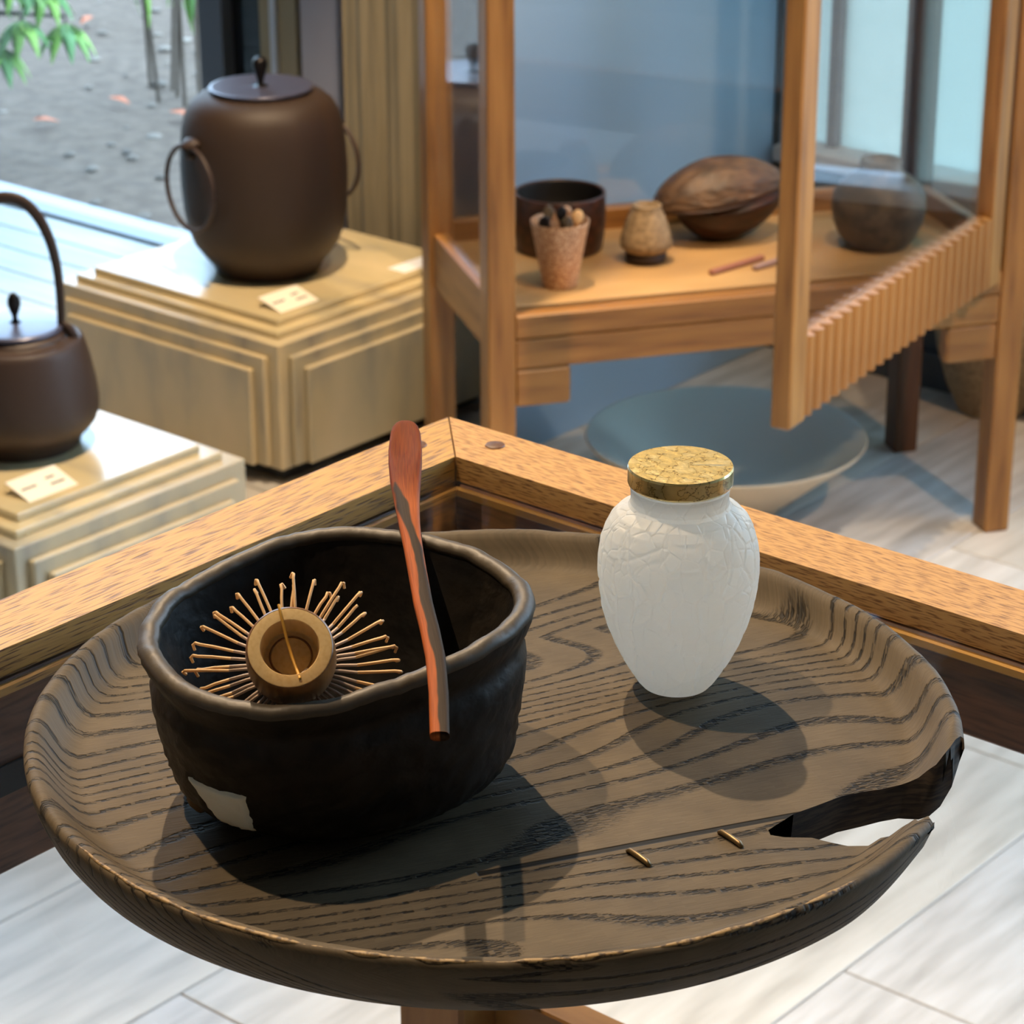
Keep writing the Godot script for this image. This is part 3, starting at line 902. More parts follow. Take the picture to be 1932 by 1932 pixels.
func make_cabinet() -> void:
	var t := thing("display_cabinet", "open golden wood display cabinet on tall legs with glass sides", "cabinet", CAB_AT, CAB_TURN)
	var x0 := -0.595
	var x1 := 0.030
	var z0 := -0.297
	var top := 1.75
	var pw := 0.0305
	for q in [[x0, -0.035, M.cab_y], [x1 - pw, -0.035, M.cab_y], [x0, z0, M.cab_y]]:
		slab(t, "post", q[0], q[0] + pw, 0.0, top, q[1], q[1] + 0.035, q[2], 0.002)
	slab(t, "post", x1 - pw, x1, 0.0, top, z0, z0 + 0.035, M.leg_dark, 0.002)
	var ix0 := x0 + pw
	var ix1 := x1 - pw
	slab(t, "shelf", ix0 - 0.012, ix1 + 0.012, 0.304, 0.32, z0 + 0.012, -0.026, M.cab_shelf, 0.001)
	# front: two rails, one above the other, and corner blocks
	slab(t, "rail", ix0, ix1, 0.2905, 0.317, -0.022, -0.001, M.cab_x, 0.002)
	slab(t, "rail", ix0, ix1, 0.2560, 0.2895, -0.023, -0.002, M.cab_x, 0.002)
	slab(t, "corner_block", ix0, ix0 + 0.062, 0.213, 0.2555, -0.022, -0.002, M.cab_x, 0.003)
	slab(t, "corner_block", ix1 - 0.062, ix1, 0.213, 0.2555, -0.022, -0.002, M.cab_x, 0.003)
	# side and back rails, standing above the shelf
	slab(t, "rail", ix0, ix1, 0.27, 0.345, z0 + 0.006, z0 + 0.024, M.cab_x, 0.002)
	slab(t, "rail", x0 + 0.006, x0 + 0.022, 0.27, 0.335, z0 + 0.035, -0.035, M.cab_z, 0.002)
	slab(t, "rail", x1 - 0.022, x1 - 0.006, 0.27, 0.345, z0 + 0.035, -0.035, M.cab_z, 0.002)
	# upper part, above the picture
	slab(t, "top_board", x0 - 0.01, x1 + 0.01, top, top + 0.02, z0 - 0.01, 0.01, M.cab_x, 0.003)
	slab(t, "rail", ix0, ix1, top - 0.06, top, z0 + 0.006, z0 + 0.024, M.cab_x, 0.002)
	slab(t, "rail", ix0, ix1, top - 0.06, top, -0.022, -0.004, M.cab_x, 0.002)
	slab(t, "rail", x0 + 0.006, x0 + 0.022, top - 0.06, top, z0 + 0.035, -0.035, M.cab_z, 0.002)
	slab(t, "rail", x1 - 0.022, x1 - 0.006, top - 0.06, top, z0 + 0.035, -0.035, M.cab_z, 0.002)
	# glass
	slab(t, "pane", ix0, ix1, 0.345, top - 0.06, z0 + 0.013, z0 + 0.016, M.cab_glass, 0.0002)
	slab(t, "pane", x0 + 0.012, x0 + 0.015, 0.335, top - 0.06, z0 + 0.035, -0.035, M.cab_glass, 0.0002)
	slab(t, "pane", x1 - 0.015, x1 - 0.012, 0.345, top - 0.06, z0 + 0.035, -0.035, M.cab_glass, 0.0002)
	# the door stands open, hinged at the right front post; its own axis x runs from the free edge to the hinge
	var free := Vector3(-0.3985, 0, 0.372)
	var hinge := Vector3(-0.006, 0, 0.004)
	var l := free.distance_to(hinge)
	var d := Node3D.new()
	d.name = "door"
	t.add_child(d)
	d.position = free
	var dx := (hinge - free).normalized()
	d.basis = Basis(dx, Vector3.UP, dx.cross(Vector3.UP))
	var th := 0.021
	var sw := 0.034
	var yb := 0.306
	slab(d, "stile", 0.0, sw, yb, top - 0.01, -th, 0.0, M.cab_y, 0.002)
	slab(d, "stile", l - sw, l, yb, top - 0.01, -th, 0.0, M.cab_y, 0.002)
	slab(d, "door_rail", sw, l - sw, yb + 0.003, yb + 0.084, -th + 0.001, -0.009, M.cab_x, 0.001)
	slab(d, "door_rail", sw, l - sw, top - 0.08, top - 0.01, -th + 0.001, -0.004, M.cab_x, 0.001)
	slab(d, "pane", sw - 0.004, l - sw + 0.004, yb + 0.08, top - 0.076, -th + 0.008, -th + 0.011, M.cab_glass, 0.0002)
	var n := 22
	var step := (l - 2 * sw) / n
	var prof := []
	for k in 7:
		var f := PI * k / 6
		prof.append(Vector2(-cos(f) * step * 0.36, sin(f) * 0.0095))
	prof.append(Vector2(step * 0.36, -0.003))
	prof.append(Vector2(-step * 0.36, -0.003))
	var reed := prism(prof, 0.0, 0.081)
	for k in n:
		part(d, "reed", reed, M.cab_y, Vector3(sw + (k + 0.5) * step, yb + 0.003, -0.008))

# ------------------------------------------------------------------ tray
func notch(r: float) -> Vector2:   # angles (degrees) of the far and near edge of the broken gap at radius r
	var tab := [[0.0, 36.0, 36.0], [0.0995, 36.0, 36.0], [0.1015, 28.5, 37.0], [0.111, 20.5, 33.6], [0.1165, 17.2, 33.2], [0.1286, 13.0, 30.3], [0.1335, 12.4, 28.2], [0.138, 11.8, 28.2], [0.141, 9.4, 29.2], [0.144, 6.6, 29.0], [0.1455, 6.0, 28.8]]
	for k in tab.size() - 1:
		if r <= tab[k + 1][0]:
			var q: float = (r - tab[k][0]) / (tab[k + 1][0] - tab[k][0])
			return Vector2(lerpf(tab[k][1], tab[k + 1][1], q), lerpf(tab[k][2], tab[k + 1][2], q))
	return Vector2(6.0, 28.8)

func make_tray() -> void:
	var prof := [] # radius, height; upper face outwards, then the outer side, then the under side inwards
	for r in [0.0, 0.02, 0.04, 0.06, 0.08, 0.092, 0.0995, 0.1015, 0.105, 0.111, 0.1165, 0.122, 0.127]:
		prof.append(Vector2(r, TRAY_Y))
	for p in [[0.1295, 0.8172], [0.132, 0.8182], [0.1345, 0.8200], [0.137, 0.8226], [0.139, 0.8248], [0.1408, 0.8262], [0.1425, 0.8268], [0.144, 0.8267], [0.1451, 0.8258], [0.1453, 0.8245]]:
		prof.append(Vector2(p[0], p[1]))
	var top_rows := prof.size()
	for p in [[0.1450, 0.822], [0.1440, 0.818], [0.1420, 0.813], [0.1390, 0.8085], [0.1360, 0.8064], [0.1330, 0.8061]]:
		prof.append(Vector2(p[0], p[1]))
	for r in [0.127, 0.122, 0.1165, 0.111, 0.105, 0.1015, 0.0995, 0.092, 0.06, 0.0]:
		prof.append(Vector2(r, 0.8061))
	var segs := 420
	var rough := noise(141, 60.0, FastNoiseLite.TYPE_SIMPLEX, 3)
	var v := PackedVector3Array()
	var uv := PackedVector2Array()
	var idx := PackedInt32Array()
	for k in prof.size():
		var p: Vector2 = prof[k]
		var nt := notch(p.x)
		var far := deg_to_rad(nt.x)
		var near := deg_to_rad(nt.y)
		if k >= top_rows and p.x > 0.1:
			far += deg_to_rad(1.5)
		for s in segs + 1:
			var t := float(s) / segs
			var f := lerpf(near, TAU + far, t)
			var edge := smoothstep(0.985, 1.0, t) + smoothstep(0.02, 0.0, t)
			var rr := p.x
			var y := p.y
			if p.x > 0.1:
				f += edge * 0.018 * rough.get_noise_2d(p.x * 6.0, y * 9.0 + (3.0 if t < 0.5 else 0.0))
			# hand cut rim: slight unevenness, deeper towards the break
			var hand := smoothstep(0.1375, 0.143, p.x) if k < top_rows else 0.0
			y += hand * 0.00045 * rough.get_noise_2d(cos(f) * 0.09, sin(f) * 0.09) - hand * 0.0012 * edge
			# the near side of the break runs out into a thin raised horn
			var horn := smoothstep(0.05, 0.0, t) * smoothstep(0.128, 0.145, p.x)
			if k < top_rows:
				y += horn * 0.001
			else:
				y += horn * 0.004 * (1.0 if p.x > 0.13 else 0.0)
			# the floor dips beside the crack
			if k < 13:
				var dip := exp(-pow((t if t < 0.5 else t - 1.0) * 55.0, 2.0)) * smoothstep(0.1005, 0.112, p.x)
				y -= dip * 0.0016 * (1.0 if t < 0.5 else 0.3)
			var q := Vector3(rr * cos(f), y, rr * sin(f))
			v.append(q + TRAY_C)
			var u_ := 0.94 * q.x - 0.337 * q.z
			var w_ := 0.337 * q.x + 0.94 * q.z
			var side := (y - TRAY_Y)
			uv.append(Vector2(0.5 + u_ / 0.32, 0.5 + (w_ + side * (1.3 if k < top_rows else 2.2) + 0.004 * sin(f * 5.0) * float(k >= top_rows)) / 0.32))
	for k in prof.size() - 1:
		for s in segs:
			var a := k * (segs + 1) + s
			var b := a + segs + 1
			idx.append_array(PackedInt32Array([a, b, a + 1, a + 1, b, b + 1]))
	var t_ := thing("tray", "round dark ash tray with a turned up rim and a broken split", "tray")
	# walls of the break
	var wv := PackedVector3Array()
	var wi := PackedInt32Array()
	var under := {}
	for k in range(top_rows, prof.size()):
		under[k] = prof[k].x
	for e in [0, segs]:
		var prev := -1
		for k in range(7, top_rows):
			var top_i: int = k * (segs + 1) + e
			# matching lower point: same radius on the under side or outer side
			var best := top_rows
			for q in range(top_rows, prof.size()):
				if absf(prof[q].x - prof[k].x) < absf(prof[best].x - prof[k].x):
					best = q
			var low_i: int = best * (segs + 1) + e
			var base := wv.size()
			wv.append(v[top_i])
			wv.append((v[top_i] + v[low_i]) / 2 + Vector3(0, 0, 0.0012 if e == segs else -0.0005))
			wv.append(v[low_i])
			if prev >= 0:
				for j in 2:
					var tri := [prev + j, base + j, prev + j + 1, prev + j + 1, base + j, base + j + 1]
					if e == 0:
						tri.reverse()
					wi.append_array(PackedInt32Array(tri))
			prev = base
	part(t_, "tray_body", build_open(v, idx, uv), M.ash)
	part(t_, "broken_edge", build_open(wv, wi, PackedVector2Array(), Vector3(0.08, 0.81, 0.10) + TRAY_C * Vector3(1, 0, 1)), M.raw_break, Vector3.ZERO, Vector3.ZERO, "raw dark broken edge of the split")
	# the rim's crest along the near side: wear, with lamp light painted in
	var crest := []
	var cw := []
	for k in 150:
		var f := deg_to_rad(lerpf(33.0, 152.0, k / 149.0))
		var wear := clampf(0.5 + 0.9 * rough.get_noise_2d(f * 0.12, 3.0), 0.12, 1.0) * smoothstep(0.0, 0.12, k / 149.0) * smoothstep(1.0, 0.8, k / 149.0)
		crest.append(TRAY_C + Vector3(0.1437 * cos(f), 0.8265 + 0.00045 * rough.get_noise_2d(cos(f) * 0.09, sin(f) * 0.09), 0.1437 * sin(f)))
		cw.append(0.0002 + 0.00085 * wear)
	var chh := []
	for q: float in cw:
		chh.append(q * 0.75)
	part(t_, "worn_lit_rim", sweep(crest, cw, chh, Vector3.UP, 8), M.worn, Vector3.ZERO, Vector3.ZERO, "pale worn crest of the near rim with painted lamp light")
	# two metal staples across the crack
	for c in [Vector3(0.036, TRAY_Y, -0.6545), Vector3(0.0632, TRAY_Y, -0.6650)]:
		var st := Node3D.new()
		st.name = "staple"
		t_.add_child(st, true)
		st.position = c
		st.rotation_degrees.y = 35.0
		part(st, "wire", tube([Vector3(0, -0.002, -0.0048), Vector3(0, 0.0004, -0.0048), Vector3(0, 0.0009, -0.0040), Vector3(0, 0.0010, 0.0), Vector3(0, 0.0009, 0.0040), Vector3(0, 0.0004, 0.0048), Vector3(0, -0.002, 0.0048)], 0.0009, 8), M.staple)

# an open or awkward shape: normals turned upwards or away from a given middle
func build_open(v: PackedVector3Array, idx: PackedInt32Array, uv: PackedVector2Array, away := Vector3.INF) -> ArrayMesh:
	if away == Vector3.INF:
		return build(v, idx, uv, true, true)
	for k in range(0, idx.size(), 3):
		var fn := (v[idx[k + 2]] - v[idx[k]]).cross(v[idx[k + 1]] - v[idx[k]])
		if fn.dot(away - v[idx[k]]) < 0.0:
			var t := idx[k + 1]
			idx[k + 1] = idx[k + 2]
			idx[k + 2] = t
	return build(v, idx, uv, true, false)

# ------------------------------------------------------------------ tea bowl
const BOWL_C := Vector3(-0.0515, 0.817, -0.7015)
var bowl_r := [0.0577, 0.0538, 0.0501, 0.0475, 0.0468, 0.049, 0.0545, 0.0601, 0.0616, 0.0617, 0.0601, 0.0595, 0.0583, 0.0571, 0.0548, 0.054, 0.0553, 0.0576, 0.0583, 0.0581, 0.0584, 0.0586, 0.0585, 0.0591]

func rim_top(f: float) -> float:
	return 0.0573 + 0.0015 * cos(f) - 0.003 * sin(f) + 0.0005 * sin(f * 3.0 + 1.0)

func rim_radius(f: float) -> float:
	var x := fposmod(f, TAU) / TAU * 24.0
	var k := int(x)
	var t := x - k
	var p0: float = bowl_r[(k + 23) % 24]
	var p1: float = bowl_r[k % 24]
	var p2: float = bowl_r[(k + 1) % 24]
	var p3: float = bowl_r[(k + 2) % 24]
	return 0.5 * (2.0 * p1 + (p2 - p0) * t + (2 * p0 - 5 * p1 + 4 * p2 - p3) * t * t + (3 * p1 - p0 - 3 * p2 + p3) * t * t * t)

var bowl_noise := noise(151, 18.0, FastNoiseLite.TYPE_SIMPLEX_SMOOTH, 3)
func bowl_outer(f: float, h: float) -> float:   # radius of the outside at angle f and height h
	var rim := rim_radius(f)
	var t := clampf(h / (rim_top(f) - 0.0034), 0.0, 1.0)
	var belly := 0.0490 + 0.25 * (rim - 0.057)
	var r := lerpf(belly, rim, clampf((t - 0.16) / 0.84, 0.0, 1.0))
	r += 0.0016 * sin(PI * clampf((t - 0.1) / 0.7, 0.0, 1.0))
	r -= 0.0018 * exp(-pow((t - 0.84) / 0.07, 2.0))
	r -= 0.0135 * pow(clampf(1.0 - t / 0.19, 0.0, 1.0), 1.6)
	r += 0.0013 * exp(-pow((t - 0.26) / 0.10, 2.0)) * sin(f * 3.0 + 0.6)
	r += 0.0012 * (1.0 - 0.65 * t) * bowl_noise.get_noise_3d(cos(f) * 0.7, h * 16.0, sin(f) * 0.7)
	return r

func make_bowl() -> void:
	var t := thing("tea_bowl", "black hand shaped tea bowl with an uneven rim holding the bamboo whisk", "tea bowl", BOWL_C)
	var segs := 144
	var v := PackedVector3Array()
	var idx := PackedInt32Array()
	var rows := []       # [height fraction, kind]: outside up, lip, inside down
	for k in 30:
		rows.append([k / 29.0, 0])
	for k in 7:
		rows.append([k / 6.0, 1])
	for k in 18:
		rows.append([1.0 - k / 17.0, 2])
	var lip := 0.0062
	for e in rows:
		for s in segs:
			var f := TAU * s / segs
			var hb := rim_top(f) - 0.0034 + 0.0007 * bowl_noise.get_noise_2d(cos(f) * 0.2, sin(f) * 0.2)
			var r := 0.0
			var y := 0.0
			if e[1] == 0:
				y = e[0] * hb
				r = bowl_outer(f, y)
			elif e[1] == 1:
				var g: float = PI * e[0]
				r = bowl_outer(f, hb) - lip / 2 + cos(g) * lip / 2
				y = hb + sin(g) * 0.0030
			else:
				var q: float = e[0]
				var ro := bowl_outer(f, hb) - lip
				r = ro * pow(q, 0.34) * (0.93 + 0.07 * q)
				y = 0.0075 + (hb - 0.0075) * pow(q, 1.25)
				if q <= 0.0:
					r = 0.0
			v.append(Vector3(r * cos(f), y, r * sin(f)))
	for k in rows.size() - 1:
		for s in segs:
			var a := k * segs + s
			var b := k * segs + (s + 1) % segs
			idx.append_array(PackedInt32Array([a, b, a + segs, b, b + segs, a + segs]))
	var c := v.size()
	v.append(Vector3(0, 0.0006, 0))
	for s in segs:
		idx.append_array(PackedInt32Array([c, (s + 1) % segs, s]))
	part(t, "bowl_body", build(v, idx, PackedVector2Array(), true, true), M.raku)
	# worn brown edge of the rim, where the glaze runs thin
	var ev := PackedVector3Array()
	var ei := PackedInt32Array()
	for k in 10:
		for s in segs:
			var f := TAU * s / segs
			var hb := rim_top(f) - 0.0034 + 0.0007 * bowl_noise.get_noise_2d(cos(f) * 0.2, sin(f) * 0.2)
			var g := TAU * k / 10.0
			var out := 0.00022 if sin(g) > -0.2 else -0.0009
			ev.append(Vector3(0, hb, 0) + Vector3(cos(f), 0, sin(f)) * (bowl_outer(f, hb) - lip / 2 + cos(g) * (lip / 2 + out)) + Vector3(0, sin(g) * 0.0030 * (1.0 if sin(g) > 0.0 else 0.4) + out, 0))
	for k in 10:
		for s in segs:
			var a := k * segs + s
			var b := k * segs + (s + 1) % segs
			var c2 := ((k + 1) % 10) * segs + s
			var d := ((k + 1) % 10) * segs + (s + 1) % segs
			ei.append_array(PackedInt32Array([a, b, c2, b, d, c2]))
	part(t, "rim", build(ev, ei, PackedVector2Array(), true, true), M.raku_rim, Vector3.ZERO, Vector3.ZERO, "worn brownish rim edge")
	# pale square of bare slip low on the left front
	var pv := PackedVector3Array()
	var pi_ := PackedInt32Array()
	var n := 12
	var c00 := Vector2(129, 0.0085)
	var c10 := Vector2(115, 0.0085)
	var c11 := Vector2(115, 0.0235)
	var c01 := Vector2(142, 0.0222)
	for i in n + 1:
		for j in n + 1:
			var x := float(i) / n
			var y := float(j) / n
			var q := (c00 * (1 - x) + c10 * x) * (1 - y) + (c01 * (1 - x) + c11 * x) * y
			q.x += 2.0 * sin(PI * y) * (1 - x) * -1.0
			var f := deg_to_rad(q.x)
			var edge := 1.0 if i > 0 and i < n and j > 0 and j < n else -1.2
			var r := bowl_outer(f, q.y) + 0.0009 * edge
			pv.append(Vector3(r * cos(f), q.y, r * sin(f)))
	for i in n:
		for j in n:
			var a := i * (n + 1) + j
			pi_.append_array(PackedInt32Array([a, a + 1, a + n + 1, a + 1, a + n + 2, a + n + 1]))
	for k in range(0, pi_.size(), 3):
		var fn := (pv[pi_[k + 2]] - pv[pi_[k]]).cross(pv[pi_[k + 1]] - pv[pi_[k]])
		if fn.dot(pv[pi_[k]] * Vector3(1, 0, 1)) < 0.0:
			var q := pi_[k + 1]
			pi_[k + 1] = pi_[k + 2]
			pi_[k + 2] = q
	part(t, "slip_patch", build(pv, pi_, PackedVector2Array(), true, false), M.slip, Vector3.ZERO, Vector3.ZERO, "pale square patch of slip on black glaze")
	# unglazed scar of clay beside it
	var scar := sweep([Vector3(0, -0.004, 0), Vector3(0, 0.0, 0), Vector3(0, 0.004, 0)], [0.002, 0.004, 0.0015], [0.0015, 0.0026, 0.0012], Vector3.RIGHT, 8)
	var sf := deg_to_rad(148.0)
	part(t, "clay_scar", scar, M.clay, Vector3(cos(sf), 0, sin(sf)) * (bowl_outer(sf, 0.008) - 0.0006) + Vector3(0, 0.008, 0), Vector3(10, 40, 25), "bare brown clay scar")

# ------------------------------------------------------------------ whisk
func make_whisk() -> void:
	var ring := Vector3(-0.0620, 0.8838, -0.6568)
	var d := Vector3(-0.03, -0.72, -0.69).normalized()      # from the open end down into the bowl
	var t := thing("tea_whisk", "bamboo tea whisk leaning in the black bowl with splayed tines", "whisk", ring)
	var up := -d
	var x := Vector3(1, 0, 0)
	var z := x.cross(up).normalized()
	x = up.cross(z).normalized()
	t.basis = Basis(x, up, z) * Basis.from_scale(Vector3.ONE * 0.87)
	# handle: hollow bamboo, the open cut end upwards at y = 0
	part(t, "handle", lathe([Vector2(0, -0.009), Vector2(0.0084, -0.009), Vector2(0.0090, -0.0085), Vector2(0.0093, -0.0006), Vector2(0.0096, 0.0), Vector2(0.0096, 0.0), Vector2(0.0132, 0.0), Vector2(0.0138, -0.0005)], 48), M.bamboo)
	part(t, "handle_skin", lathe([Vector2(0.0136, -0.0001), Vector2(0.0141, -0.0006), Vector2(0.0146, -0.006), Vector2(0.0146, -0.012), Vector2(0.0138, -0.017), Vector2(0.0120, -0.021), Vector2(0.0100, -0.024), Vector2(0.0, -0.024)], 48), M.bamboo_skin, Vector3.ZERO, Vector3.ZERO, "brown bamboo skin of the handle")
	part(t, "node_ring", lathe([Vector2(0.0064, -0.0086), Vector2(0.0068, -0.0083), Vector2(0.0071, -0.0086), Vector2(0.0068, -0.0092), Vector2(0.0064, -0.0086)], 40), M.bamboo_skin)
	part(t, "lit_split", tube([Vector3(-0.0040, 0.0003, -0.0145), Vector3(-0.0030, 0.0006, -0.0105), Vector3(-0.0010, -0.003, -0.0030), Vector3(0.0008, -0.004, 0.0025), Vector3(0.0032, -0.0006, 0.0094), Vector3(0.0036, 0.0005, 0.0108)], 0.0005, 6), M.split_gleam, Vector3.ZERO, Vector3.ZERO, "golden strand painted as light through the bamboo split")  # the split in the bamboo, its lit inside painted as a gold strand
	# tines: each a bent strip, dull at its root and pale at its tip
	var n := 52
	for k in n:
		var f := TAU * (k + 0.3 * rng.randf()) / n
		var rad := Vector3(cos(f), 0, sin(f))
		var out := 0.0330 + rng.randf_range(-0.003, 0.003)
		out -= 0.0085 * maxf(0.0, -(t.basis * rad).normalized().y / 0.69)
		var tan_ := Vector3(-sin(f), 0, cos(f)) * rng.randf_range(-0.0028, 0.0028)
		var a := rad * 0.0105 + Vector3(0, -0.021, 0)
		var b := rad * 0.021 + Vector3(0, -0.0235, 0) + tan_ * 0.3
		var e := rad * out + Vector3(0, -0.0245, 0) + tan_
		var w0 := 0.00055
		var root := tube([a, (a + b) / 2 + Vector3(0, 0.0006, 0), b], w0, 5)
		part(t, "tine_root", root, M.tine_root)
		var curl := 1.0 if k % 7 != 3 else 0.0
		var pts := [b, (b + e) / 2, e - rad * 0.0016]
		if curl > 0.0:
			pts.append(e + Vector3(0, -0.0003, 0))
			pts.append(e + rad * 0.0007 + Vector3(0, -0.0016, 0) + tan_ * 0.2)
			pts.append(e - rad * 0.0002 + Vector3(0, -0.0034, 0) + tan_ * 0.5)
		else:
			pts.append(e)
		part(t, "tine", tube(pts, w0, 5), M.tine_pale)

# ------------------------------------------------------------------ scoop
func make_scoop() -> void:
	var t := thing("tea_scoop", "reddish wooden tea scoop with a dark worn streak lying across the bowl", "tea scoop", Vector3(-0.0275, 0.875, -0.72))
	# along the scoop: position, half width, half thickness
	var s := [[-0.0362, 0.0089, -0.8330, 0.0005, 0.0005], [-0.0362, 0.0089, -0.8324, 0.0020, 0.0009], [-0.0361, 0.0088, -0.8308, 0.0033, 0.0012], [-0.0360, 0.0086, -0.8278, 0.0044, 0.0015], [-0.0358, 0.0083, -0.8230, 0.0051, 0.0017], [-0.0354, 0.0076, -0.8095, 0.0056, 0.0018], [-0.0350, 0.0072, -0.7980, 0.0055, 0.0019],
		[-0.0344, 0.0064, -0.7840, 0.0050, 0.0020], [-0.0335, 0.0055, -0.7700, 0.0041, 0.0020], [-0.0322, 0.0047, -0.7540, 0.0034, 0.0020], [-0.0305, 0.0037, -0.7380, 0.0030, 0.0019], [-0.0285, 0.0027, -0.7200, 0.0029, 0.0018], [-0.0262, 0.0016, -0.7000, 0.0029, 0.0017],
		[-0.0238, 0.0006, -0.6840, 0.0029, 0.0017], [-0.0219, -0.0004, -0.6690, 0.0029, 0.0016], [-0.0205, -0.0017, -0.6490, 0.0028, 0.0016], [-0.0197, -0.0031, -0.6260, 0.0027, 0.0015]]
	var v := PackedVector3Array()
	var uv := PackedVector2Array()
	var idx := PackedInt32Array()
	var sides := 20
	for k in s.size():
		var e: Array = s[k]
		var dish := exp(-pow((e[2] + 0.812) / 0.013, 2.0)) * 0.0022
		for q in sides + 1:
			var f := TAU * q / sides
			var cx := signf(cos(f)) * pow(absf(cos(f)), 0.7)
			var cy := signf(sin(f)) * pow(absf(sin(f)), 0.7)
			var dip := dish * (1.0 - cx * cx) if cy > 0.0 else dish * 0.6 * (1.0 - cx * cx)
			v.append(Vector3(e[0] + cx * e[3], e[1] + cy * e[4] - dip, e[2]) - Vector3(-0.0275, 0, -0.72))
			uv.append(Vector2((e[2] + 0.833) / 0.207, 0.5 + 0.49 * cx))
	for k in s.size() - 1:
		for q in sides:
			var a := k * (sides + 1) + q
			var b := a + sides + 1
			idx.append_array(PackedInt32Array([a, a + 1, b, a + 1, b + 1, b]))
	for e in [0, s.size() - 1]:
		var c := v.size()
		v.append(Vector3(s[e][0] + 0.0275, s[e][1], s[e][2] + 0.72))
		uv.append(Vector2(0.01 if e == 0 else 0.99, 0.5))
		for q in sides:
			var a: int = e * (sides + 1) + q
			idx.append_array(PackedInt32Array([c, a, a + 1] if e > 0 else [c, a + 1, a]))
	part(t, "scoop_body", build(v, idx, uv, true, true), M.scoop)

# ------------------------------------------------------------------ glass caddy
func make_caddy() -> void:
	var t := thing("tea_caddy", "frosted crackled glass tea caddy with a gold leaf lid", "caddy", Vector3(0.0533, TRAY_Y, -0.7670))
	var prof := []
	for p in [[0.0, 0.0], [0.008, 0.0], [0.0112, 0.0006], [0.0128, 0.0024], [0.0150, 0.0058], [0.0178, 0.0105], [0.0205, 0.0160], [0.0228, 0.0220], [0.0245, 0.0280], [0.0255, 0.0340], [0.0260, 0.0395], [0.0259, 0.0445], [0.0252, 0.0495], [0.0240, 0.0535], [0.0222, 0.0570], [0.0200, 0.0594], [0.0178, 0.0607], [0.0164, 0.0614], [0.0158, 0.0624], [0.0156, 0.0640], [0.0157, 0.0662], [0.0160, 0.0676], [0.0156, 0.0682]]:
		prof.append(Vector2(p[0], p[1]))
	# refine the profile so that the facets have room
	var fine := []
	for k in prof.size() - 1:
		for j in 8:
			fine.append((prof[k] as Vector2).lerp(prof[k + 1], j / 8.0))
	fine.append(prof[-1])
	fine.append(Vector2(0.0, 0.0682))
	var cell := noise(161, 1.0, FastNoiseLite.TYPE_CELLULAR, 1)
	cell.cellular_distance_function = FastNoiseLite.DISTANCE_EUCLIDEAN
	cell.cellular_return_type = FastNoiseLite.RETURN_DISTANCE2_SUB
	cell.cellular_jitter = 1.0
	var cid := noise(161, 1.0, FastNoiseLite.TYPE_CELLULAR, 1)
	cid.cellular_return_type = FastNoiseLite.RETURN_CELL_VALUE
	cid.cellular_jitter = 1.0
	var radii := []
	for p: Vector2 in fine:
		var row := PackedFloat32Array()
		for s in 400:
			var f := TAU * s / 400.0
			var amt := smoothstep(0.0, 0.006, p.y) * smoothstep(0.0625, 0.056, p.y)
			var q := Vector3(cos(f) * p.x, p.y * 0.85, sin(f) * p.x) * 105.0
			var c := cell.get_noise_3dv(q) + 1.0
			var groove := 1.0 - smoothstep(0.0, 0.09, c)
			row.append(maxf(0.0, p.x + amt * (0.00012 * minf(c, 0.7) + 0.00010 * cid.get_noise_3dv(q) - 0.00045 * groove)))
		radii.append(row)
	t.scale = Vector3(1, 1.035, 1)
	part(t, "jar", lathe(fine, 400, radii), M.frost, Vector3.ZERO, Vector3.ZERO, "milky frosted glass body")
	part(t, "lid", lathe([Vector2(0, 0.0682), Vector2(0.0160, 0.0682), Vector2(0.0166, 0.0688), Vector2(0.0168, 0.0695), Vector2(0.0168, 0.0738), Vector2(0.0168, 0.0738), Vector2(0.0165, 0.0745), Vector2(0.0165, 0.0745), Vector2(0.0, 0.0745)], 72), M.gold, Vector3.ZERO, Vector3.ZERO, "thick glass lid over crinkled gold leaf")

